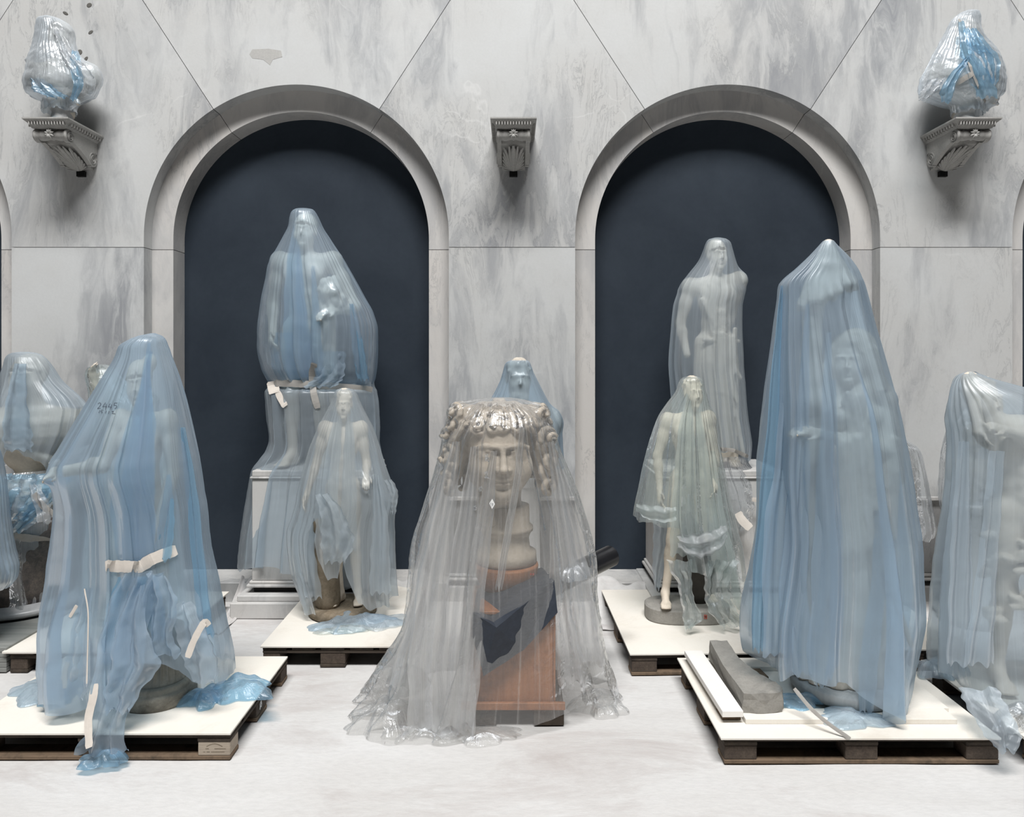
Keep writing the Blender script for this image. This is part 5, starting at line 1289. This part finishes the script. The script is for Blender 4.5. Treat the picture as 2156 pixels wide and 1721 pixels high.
bs = link('round_base', lathe_mesh('round_base', [(.235, 0), (.25, .012), (.25, .052), (.24, .060), (.215, .066)], 56), M['plinth'], R1, True); bs.location = (.03, -.0, -.0645)
sc_ = link('scroll_foot', lathe_mesh('scroll_foot', [(.02, -.02), (.045, -.022), (.055, -.01), (.055, .01), (.045, .022), (.02, .02)], 24), M['plinth'], R1, True); sc_.rotation_euler = (PI/2, 0, .9); sc_.location = (.265, -.05, .045); sc_.scale = (.8, 1, .9)
vR1 = veil('draped_plastic_sheet', 'tall blue plastic sheet over the veiled statue in the right foreground', 'f_blue', 3.50,
     [(508, 1741, 1749, .01, .01), (513, 1734, 1755, .02, .02), (534, 1710, 1779, .05, .05), (564, 1678, 1803, .07, .07), (590, 1648, 1815, .085, .085), (600, 1641, 1819, .09, .09), (632, 1638, 1827, .10, .10), (682, 1632, 1838, .13, .12), (736, 1626, 1853, .16, .15), (803, 1618, 1870, .21, .17), (860, 1613, 1883, .25, .18), (918, 1609, 1895, .26, .19), (985, 1603, 1908, .26, .20), (1060, 1604, 1920, .26, .21),
      (1130, 1604, 1931, .27, .22), (1211, 1595, 1934, .29, .23), (1290, 1582, 1931, .31, .24), (1344, 1580, 1922, .32, .25), (1400, 1586, 1908, .33, .25), (1460, 1600, 1895, .33, .24)],
     [(-180, 1420), (-120, 1410), (-90, 1392), (-70, 1386), (-50, 1382), (-34, 1380), (-20, 1378), (-10, 1376), (-4, 1392), (2, 1425), (10, 1455), (30, 1457), (50, 1454), (70, 1440), (90, 1420), (140, 1420)],
     10, (.02, .19), (.02, .25), gathers=((-62, 14, .7), (3, 10, .9), (45, 14, .3)), over=(R1o,), seed=81, loose=.012, crumple=(.0005, .006), zmin=ZB+.006, hem_noise=3, nt=420, nz=150)
heap('crumpled_end', 'f_deep', (wx(1690, 3.36), 3.36, ZB+.02), .13, .07, .05, 82, vR1, .2)
heap('crumpled_end', 'f_blue', (wx(1790, 3.24), 3.22, ZB+.002), .16, .075, .06, 83, vR1, -.1)
tape('tape_strip', [(1672, 1450, 3.23), (1710, 1495, 3.16), (1745, 1525, 3.12), (1790, 1556, 3.075)], 8, 'tape_grey', None, 3.2, vR1, 16, 2)

pleats(vR1, 'f_deep', [[(1645, 602, 3.46, 3), (1640, 700, 3.44, 9), (1630, 900, 3.40, 18), (1614, 1100, 3.38, 22), (1600, 1250, 3.36, 18), (1596, 1370, 3.34, 14)]], 240)
pleats(vR1, 'f_blue', [[(1652, 620, 3.45, 3), (1655, 800, 3.40, 10), (1650, 980, 3.35, 18), (1640, 1150, 3.32, 34), (1640, 1380, 3.28, 34)], [(1700, 640, 3.40, 3), (1690, 850, 3.32, 12), (1680, 1050, 3.30, 22), (1670, 1250, 3.28, 28), (1690, 1420, 3.25, 34)],
     [(1745, 700, 3.38, 3), (1742, 950, 3.28, 16), (1745, 1200, 3.25, 34), (1735, 1380, 3.22, 36), (1728, 1445, 3.21, 14)], [(1755, 800, 3.34, 3), (1760, 1100, 3.27, 10), (1762, 1330, 3.23, 14), (1745, 1430, 3.21, 10)],
     [(1812, 590, 3.46, 3), (1838, 720, 3.45, 7), (1862, 860, 3.44, 9), (1890, 1050, 3.42, 10), (1905, 1250, 3.40, 16), (1895, 1360, 3.38, 12)], [(1850, 1000, 3.32, 3), (1850, 1200, 3.27, 12), (1830, 1400, 3.22, 18), (1825, 1500, 3.20, 14)]], 242)

# ---- right picture edge: statue with arms thrown round its head, grey-blue film
def ex_r0(cl):
    rng = np.random.RandomState(4)
    for q in range(60):
        a = rng.uniform(-1.3, 1.3); z = rng.uniform(.35, .85)
        cl.ell((-.02+.19*math.sin(a), -.17*math.cos(a)+.03, z), (.05, .03, .022), .012, (0, rng.uniform(-.5, .5), 0))
me = figure('carved_figure', dict(head=(-.145, .09, 1.555), neck=(-.06, .05, 1.42), sl=(-.15, .02, 1.42), el=(-.285, -.02, 1.665), wl=(-.30, -.10, 1.46), sr=(.19, -.02, 1.40), er=(.12, -.13, 1.33), wr=(-.17, -.13, 1.40)), 'curly', .2, seed=27, extra=ex_r0, ext=(.6, .5, 1.95))
R0, R0o = put_statue('dancing_statue', me, (wx(2148, 3.55), 3.55, ZP+.022), .915, 0, M['statue'], 'statue with arms raised round its head at the right picture edge')
vR0 = veil('draped_plastic_sheet', 'grey-blue film round the raised-arm statue at the right picture edge', 'f_greyblue', 3.55,
     [(783, 2036, 2048, .01, .01), (787, 2026, 2058, .04, .04), (797, 2015, 2085, .08, .08), (810, 2008, 2130, .12, .08), (826, 2004, 2190, .17, .09), (842, 2002, 2255, .21, .11), (860, 2001, 2290, .24, .14), (886, 2004, 2300, .27, .2), (913, 2009, 2298, .28, .2), (960, 2010, 2300, .26, .2), (1054, 2006, 2305, .26, .21), (1158, 1999, 2312, .27, .22), (1315, 1991, 2325, .30, .23), (1400, 1988, 2330, .33, .24), (1455, 1994, 2330, .35, .24)],
     [(-180, 1440), (-90, 1420), (-60, 1440), (-30, 1455), (0, 1455), (60, 1455), (180, 1440)], 13, (.03, .18), (.0, .2), gathers=((-70, 30, -.8),), over=(R0o,), seed=91, loose=.015, crumple=(.002, .008), zmin=ZP+.02, hem_noise=4)
flap('hanging_tail', 'f_greyblue', [(2060, 1450, 3.22, 40), (2080, 1490, 3.12, 42), (2110, 1545, 3.02, 36), (2118, 1580, 3.0, 18)], 92, vR0, 1.5, .02, .008)
heap('crumpled_end', 'f_blue', (wx(1975, 3.72), 3.72, ZP+.016), .12, .11, .10, 93, vR0, .3)
heap('crumpled_end', 'f_wrap', (wx(2140, 3.25), 3.20, ZP+.016), .16, .10, .10, 94, vR0, .3)

pleats(vR0, 'f_greyblue', [[(2030, 930, 3.30, 10), (2025, 1150, 3.28, 24), (2020, 1400, 3.24, 30)], [(2100, 950, 3.27, 14), (2085, 1150, 3.26, 20), (2060, 1400, 3.22, 34)]], 280)

# ---- things half hidden behind the right foreground statue
ST = empty('figure_stump', (wx(1925, 4.85), 4.85, 0)); tag(ST, 'narrow statue stump under greenish clear film behind the tall blue sheet', 'statue', GS)
cl = Clay((-.25, -.2, -.02), (.25, .2, 1.2), .014); cl.cap((-.1, 0, .02), (-.1, 0, .75), .12, .10, .03); cl.cap((-.1, 0, .75), (-.1, 0, .98), .09, .05, .03)
so2 = link('carved_figure', cl.mesh('carved_figure'), M['statue_grey'], ST); so2.location = (0, 0, .135)
veil('draped_plastic_sheet', 'clear greenish film hanging in a corner behind the tall blue sheet at right', 'f_wrap', 4.85,
     [(922, 1878, 1900, .03, .03), (928, 1868, 1908, .07, .06), (940, 1858, 1926, .10, .08), (950, 1855, 1934, .11, .1), (1000, 1852, 1945, .13, .12), (1060, 1850, 1955, .14, .12), (1110, 1850, 1964, .14, .12), (1140, 1856, 1955, .13, .1)],
     [(-90, 1130), (0, 1130), (60, 1132), (90, 1118), (140, 1125)], 11, (.05, .22), (.05, .25), over=(so2,), seed=97, loose=.01, crumple=(.002, .009), hem_noise=3, nt=220, nz=70)
PB = empty('wrapped_bust', (wx(2045, 4.8), 4.8, 0)); tag(PB, 'bust on a round column wrapped in clear film behind the right edge statue', 'bust', GS)
b_ = link('carved_bust', bust_mesh('carved_bust', 1, 'cap', 0, 31), M['statue_grey'], PB); b_.location = (0, 0, .80); b_.scale = (.6, .6, .75)
link('column', lathe_mesh('column', [(.2, .006), (.2, .06), (.15, .08), (.15, .74), (.18, .78), (.17, .80)], 40), M['plinth'], PB, True)
veil('draped_plastic_sheet', 'crinkled clear film behind the statue at the right picture edge', 'f_wrap', 4.8,
     [(860, 2030, 2060, .03, .03), (890, 2005, 2085, .1, .1), (930, 1990, 2100, .14, .12), (980, 1980, 2110, .15, .13), (1040, 1976, 2115, .15, .13), (1080, 1984, 2108, .14, .12), (1105, 2000, 2095, .12, .1)],
     None, 12, (.1, .25), (.05, .25), over=(b_,), seed=98, loose=.015, crumple=(.004, .012), hem_noise=6, nt=220, nz=70)

# ---- far left: half figure on a dark granite barrel
me = bust_mesh('carved_bust', 1, 'cap', -.2, 41, wide=1.35, shawl=True)
PL = empty('portrait_half_figure', (wx(62, 4.70), 4.70, .985)); tag(PL, 'portrait half figure under pale blue film at the left edge', 'bust', GS)
pl = link('carved_bust', me, M['statue_grey'], PL); pl.scale = (1.22, 1.15, 1.18); pl.rotation_euler = (0, 0, .25)
GP_ = empty('granite_pedestal', (wx(48, 4.70), 4.70, 0)); tag(GP_, 'dark granite barrel pedestal on a pale round base at the left edge', 'pedestal')
link('marble_base', lathe_mesh('marble_base', [(.42, .004), (.43, .02), (.43, .075), (.40, .085), (.385, .09), (.38, .12), (.36, .13)], 64), M['plinth'], GP_, True)
link('gap_shade_ring', lathe_mesh('gap_shade_ring', [(.345, .13), (.345, .155)], 64), M['black'], GP_)  # solid ring coloured black to stand for shade between base and moulding
link('moulding', lathe_mesh('moulding', [(.345, .155), (.365, .16), (.372, .18), (.36, .198), (.33, .205), (.32, .22)], 64), M['bronze'], GP_, True)
link('barrel', lathe_mesh('barrel', [(.30, .215), (.315, .30), (.32, .45), (.315, .60), (.30, .74), (.26, .80)], 64), M['granite'], GP_, True)
link('top_slab', lathe_mesh('top_slab', [(.26, .80), (.30, .82), (.30, .93), (.27, .955), (.2, .985)], 48), M['statue_grey'], GP_, True)
veil('draped_plastic_sheet', 'pale blue film over the half figure at the left edge', 'f_greyblue', 4.70,
     [(741, 40, 60, .01, .01), (744, 26, 76, .06, .06), (752, 18, 88, .10, .10), (772, 13, 105, .12, .12), (800, 3, 124, .14, .13), (847, -28, 174, .18, .15), (862, -38, 184, .20, .16), (900, -34, 178, .22, .17), (960, -20, 150, .22, .18), (990, -10, 138, .21, .18)],
     [(-180, 985), (-60, 985), (-20, 975), (0, 940), (20, 950), (60, 985)], 16, (.03, .25), (.02, .26), gathers=((-12, 18, .7),), over=(pl,), seed=101, loose=.008, crumple=(.001, .006), hem_noise=6, nt=300, nz=90)
flap('hanging_tail', 'f_blue', [(42, 766, 4.54, 12), (34, 850, 4.48, 24), (36, 920, 4.45, 34), (40, 948, 4.44, 30)], 107, bpy.data.objects['draped_plastic_sheet.011'], 1.4, .012, .004)
wG = veil('pedestal_wrap_film', 'crushed blue and clear film with grey tape round the granite barrel at the left edge', 'f_wrap', 4.70,
     [(985, -12, 128, .24, .2), (1000, -20, 132, .28, .22), (1040, -32, 138, .32, .25), (1080, -42, 140, .34, .3), (1140, -50, 142, .34, .3), (1220, -48, 141, .33, .3), (1270, -45, 139, .33, .3)],
     [(-180, 1260), (-40, 1262), (-10, 1258), (10, 1250), (40, 1264), (90, 1262)], 15, (.05, .2), (.02, .2), seed=102, loose=.008, crumple=(.006, .008), hem_noise=7, nt=260, nz=90, cf=(12, 80))
tG = bvh_of(wG)
flap('crumpled_fold', 'f_deep', [(60, 998, 4.35, 60), (58, 1025, 4.32, 62), (45, 1060, 4.30, 44), (30, 1095, 4.30, 28)], 103, wG, 2.5, .025, .014)
flap('crumpled_fold', 'f_wrap', [(40, 1010, 4.30, 40), (30, 1050, 4.28, 30), (20, 1100, 4.28, 16)], 104, wG, 2.0, .02, .014)
flap('hanging_tail', 'f_wrap', [(70, 1020, 4.28, 12), (85, 1060, 4.26, 16), (98, 1100, 4.26, 12)], 105, wG, 2.0, .015, .008)
flap('hanging_tail', 'f_deep', [(128, 1005, 4.34, 26), (90, 1060, 4.33, 24), (30, 1120, 4.33, 20)], 106, wG, 2.0, .015, .008)
tape('tape_strip', [(5, 1128), (60, 1134), (135, 1146)], 18, 'tape_grey', tG, 4.35, wG, 26, 1)
tape('tape_strip', [(72, 1040, 4.27), (95, 1070, 4.27), (132, 1095, 4.28)], 14, 'tape_grey', None, 4.3, wG, 12, 2)
tape('tape_strip', [(104, 980), (128, 972)], 14, 'tape', tG, 4.35, wG, 8, 3)

# ---- figure with raised fist behind the left foreground statue
def ex_l3(cl):
    cl.cap((-.12, 0, 1.40), (-.2, -.05, 1.18), .05, .04, .03)
me = figure('carved_figure', dict(head=(.06, 0, 1.42), neck=(.05, 0, 1.3), chest=(.03, 0, 1.15), belly=(0, 0, 1.0), pelvis=(0, 0, .9), sl=(-.13, 0, 1.28), el=(-.24, -.02, 1.42), wl=(-.25, -.05, 1.58), sr=(.2, 0, 1.25), er=(.25, 0, 1.0), wr=(.22, -.1, .8)), 'curly', 0, seed=51, h=.014, legs=True)
L3, L3o = put_statue('fist_statue', me, (wx(283, 4.55), 4.55, ZP+.015), .925, 0, M['statue_grey'], 'statue with a raised fist showing behind the left foreground statue')
veil('draped_plastic_sheet', 'greenish-white film pulled over the raised fist behind the left foreground statue', 'f_green', 4.55,
     [(768, 200, 222, .02, .02), (772, 188, 236, .04, .04), (784, 182, 248, .06, .06), (800, 183, 262, .08, .07), (820, 190, 280, .10, .09), (850, 195, 310, .13, .11), (950, 200, 350, .18, .15), (1100, 190, 370, .2, .17), (1300, 180, 380, .22, .18)],
     None, 18, (.06, .2), (.02, .2), over=(L3o,), seed=111, loose=.006, crumple=(.002, .005), hem_noise=6, nt=240, nz=90, zmin=ZP+.016)

# ---- left picture edge: hem of one more draped figure
L0 = empty('column_stump', (wx(-60, 4.05), 4.05, 0)); tag(L0, 'short column stump under the sheet cut by the left picture edge', 'pedestal')
link('shaft', lathe_mesh('shaft', [(.16, .004), (.16, .06), (.13, .08), (.12, 1.1), (.10, 1.2), (.04, 1.24)], 40), M['plinth'], L0, True)
veil('draped_plastic_sheet', 'light blue film hem cut by the left picture edge', 'f_blue', 4.05,
     [(900, -66, -54, .02, .02), (925, -90, -20, .09, .09), (990, -110, -2, .15, .15), (1100, -125, 8, .19, .18), (1166, -135, 19, .21, .2), (1201, -138, 27, .22, .2), (1222, -136, 25, .22, .2), (1240, -130, 14, .21, .19)],
     None, 12, (.03, .2), (.02, .2), seed=121, loose=.008, crumple=(.001, .006), hem_noise=7, nt=240, nz=90)

# ---- wrapped busts on the consoles
def wall_bust(sx, label, seed, yaw, hair):
    e = empty('console_bust', (sx, 4.98, 3.387)); tag(e, label, 'bust', 'busts on the wall consoles')
    b = link('carved_bust', bust_mesh('carved_bust', 1, hair, yaw, seed), M['statue_grey'], e); b.scale = (.92, .95, .92); b.location = (0, 0, .10)
    link('socle', lathe_mesh('socle', [(.105, 0), (.112, .01), (.108, .028), (.07, .045), (.062, .09), (.075, .11), (.06, .12)], 36), M['plinth'], e, True)
    return b
bl = wall_bust(wx(131, 4.98), 'bust on the left wall console under blue film', 61, .3, 'cap')
vb = veil('bust_wrap_film', 'white and blue film bag round the bust on the left console', 'f_bag', 4.98,
     [(37, 92, 112, .02, .02), (41, 86, 128, .06, .06), (50, 82, 138, .09, .09), (75, 79, 152, .11, .1), (105, 73, 160, .13, .11), (130, 69, 178, .16, .13), (160, 62, 196, .19, .15), (180, 58, 203, .20, .15), (200, 62, 196, .18, .14), (212, 84, 165, .12, .11), (220, 92, 152, .09, .09), (238, 90, 158, .10, .1)],
     None, 15, (.02, .12), (.02, .16), over=(bl,), seed=131, loose=.012, crumple=(.006, .014), hem_noise=5, nt=300, nz=90, cf=(12, 80), group='films round the wall busts')
flap('loose_fold', 'f_deep', [(158, 108, 4.82, 5), (160, 140, 4.80, 10), (165, 175, 4.79, 9), (156, 212, 4.82, 6)], 132, vb, 1.6, .012, .007)
flap('loose_fold', 'f_wrap', [(120, 60, 4.84, 8), (138, 110, 4.80, 14), (160, 140, 4.78, 22), (178, 165, 4.80, 18)], 133, vb, 2.2, .014, .008)
flap('loose_fold', 'f_deep', [(75, 165, 4.80, 14), (95, 190, 4.79, 26), (125, 205, 4.80, 22)], 134, vb, 2.2, .012, .006)
br = wall_bust(wx(2030, 4.98), 'bust on the right wall console under taped clear and blue film', 62, -.5, 'curly')
vr = veil('bust_wrap_film', 'clear film with blue strips and tape round the bust on the right console', 'f_bag', 4.98,
     [(24, 2036, 2050, .02, .02), (28, 2022, 2056, .06, .06), (40, 2006, 2060, .09, .09), (65, 1993, 2061, .11, .1), (90, 1980, 2072, .13, .11), (115, 1966, 2092, .16, .13), (140, 1952, 2104, .18, .14), (170, 1940, 2107, .19, .15), (200, 1938, 2106, .18, .14), (214, 1970, 2090, .14, .12), (226, 2004, 2072, .10, .09), (242, 2006, 2070, .10, .1)],
     None, 15, (.02, .12), (.02, .16), over=(br,), seed=141, loose=.014, crumple=(.006, .015), hem_noise=5, nt=300, nz=90, cf=(12, 80), group='films round the wall busts')
flap('blue_strip', 'f_deep', [(2024, 45, 4.84, 8), (2036, 110, 4.79, 16), (2056, 150, 4.78, 22), (2080, 205, 4.80, 20)], 142, vr, 1.6, .012, .006)
flap('blue_strip', 'f_deep', [(2042, 60, 4.84, 10), (2062, 95, 4.80, 16), (2085, 130, 4.80, 18), (2092, 175, 4.81, 10)], 143, vr, 2.4, .015, .010)
flap('blue_strip', 'f_deep', [(2040, 118, 4.80, 5), (2016, 150, 4.79, 10), (1995, 190, 4.80, 14), (1994, 215, 4.82, 10)], 144, vr, 2.0, .012, .007)
flap('loose_fold', 'f_wrap', [(1975, 165, 4.82, 14), (1958, 190, 4.80, 18), (1944, 212, 4.82, 8)], 145, vr, 2.0, .02, .010)
tb = bvh_of(vr)
tape('tape_strip', [(1978, 200), (2010, 178), (2048, 155)], 11, 'tape_grey', tb, 4.80, vr, 18, 1)
tape('tape_strip', [(2020, 40), (2030, 95), (2044, 140), (2075, 215)], 8, 'tape_grey', tb, 4.80, vr, 22, 2)
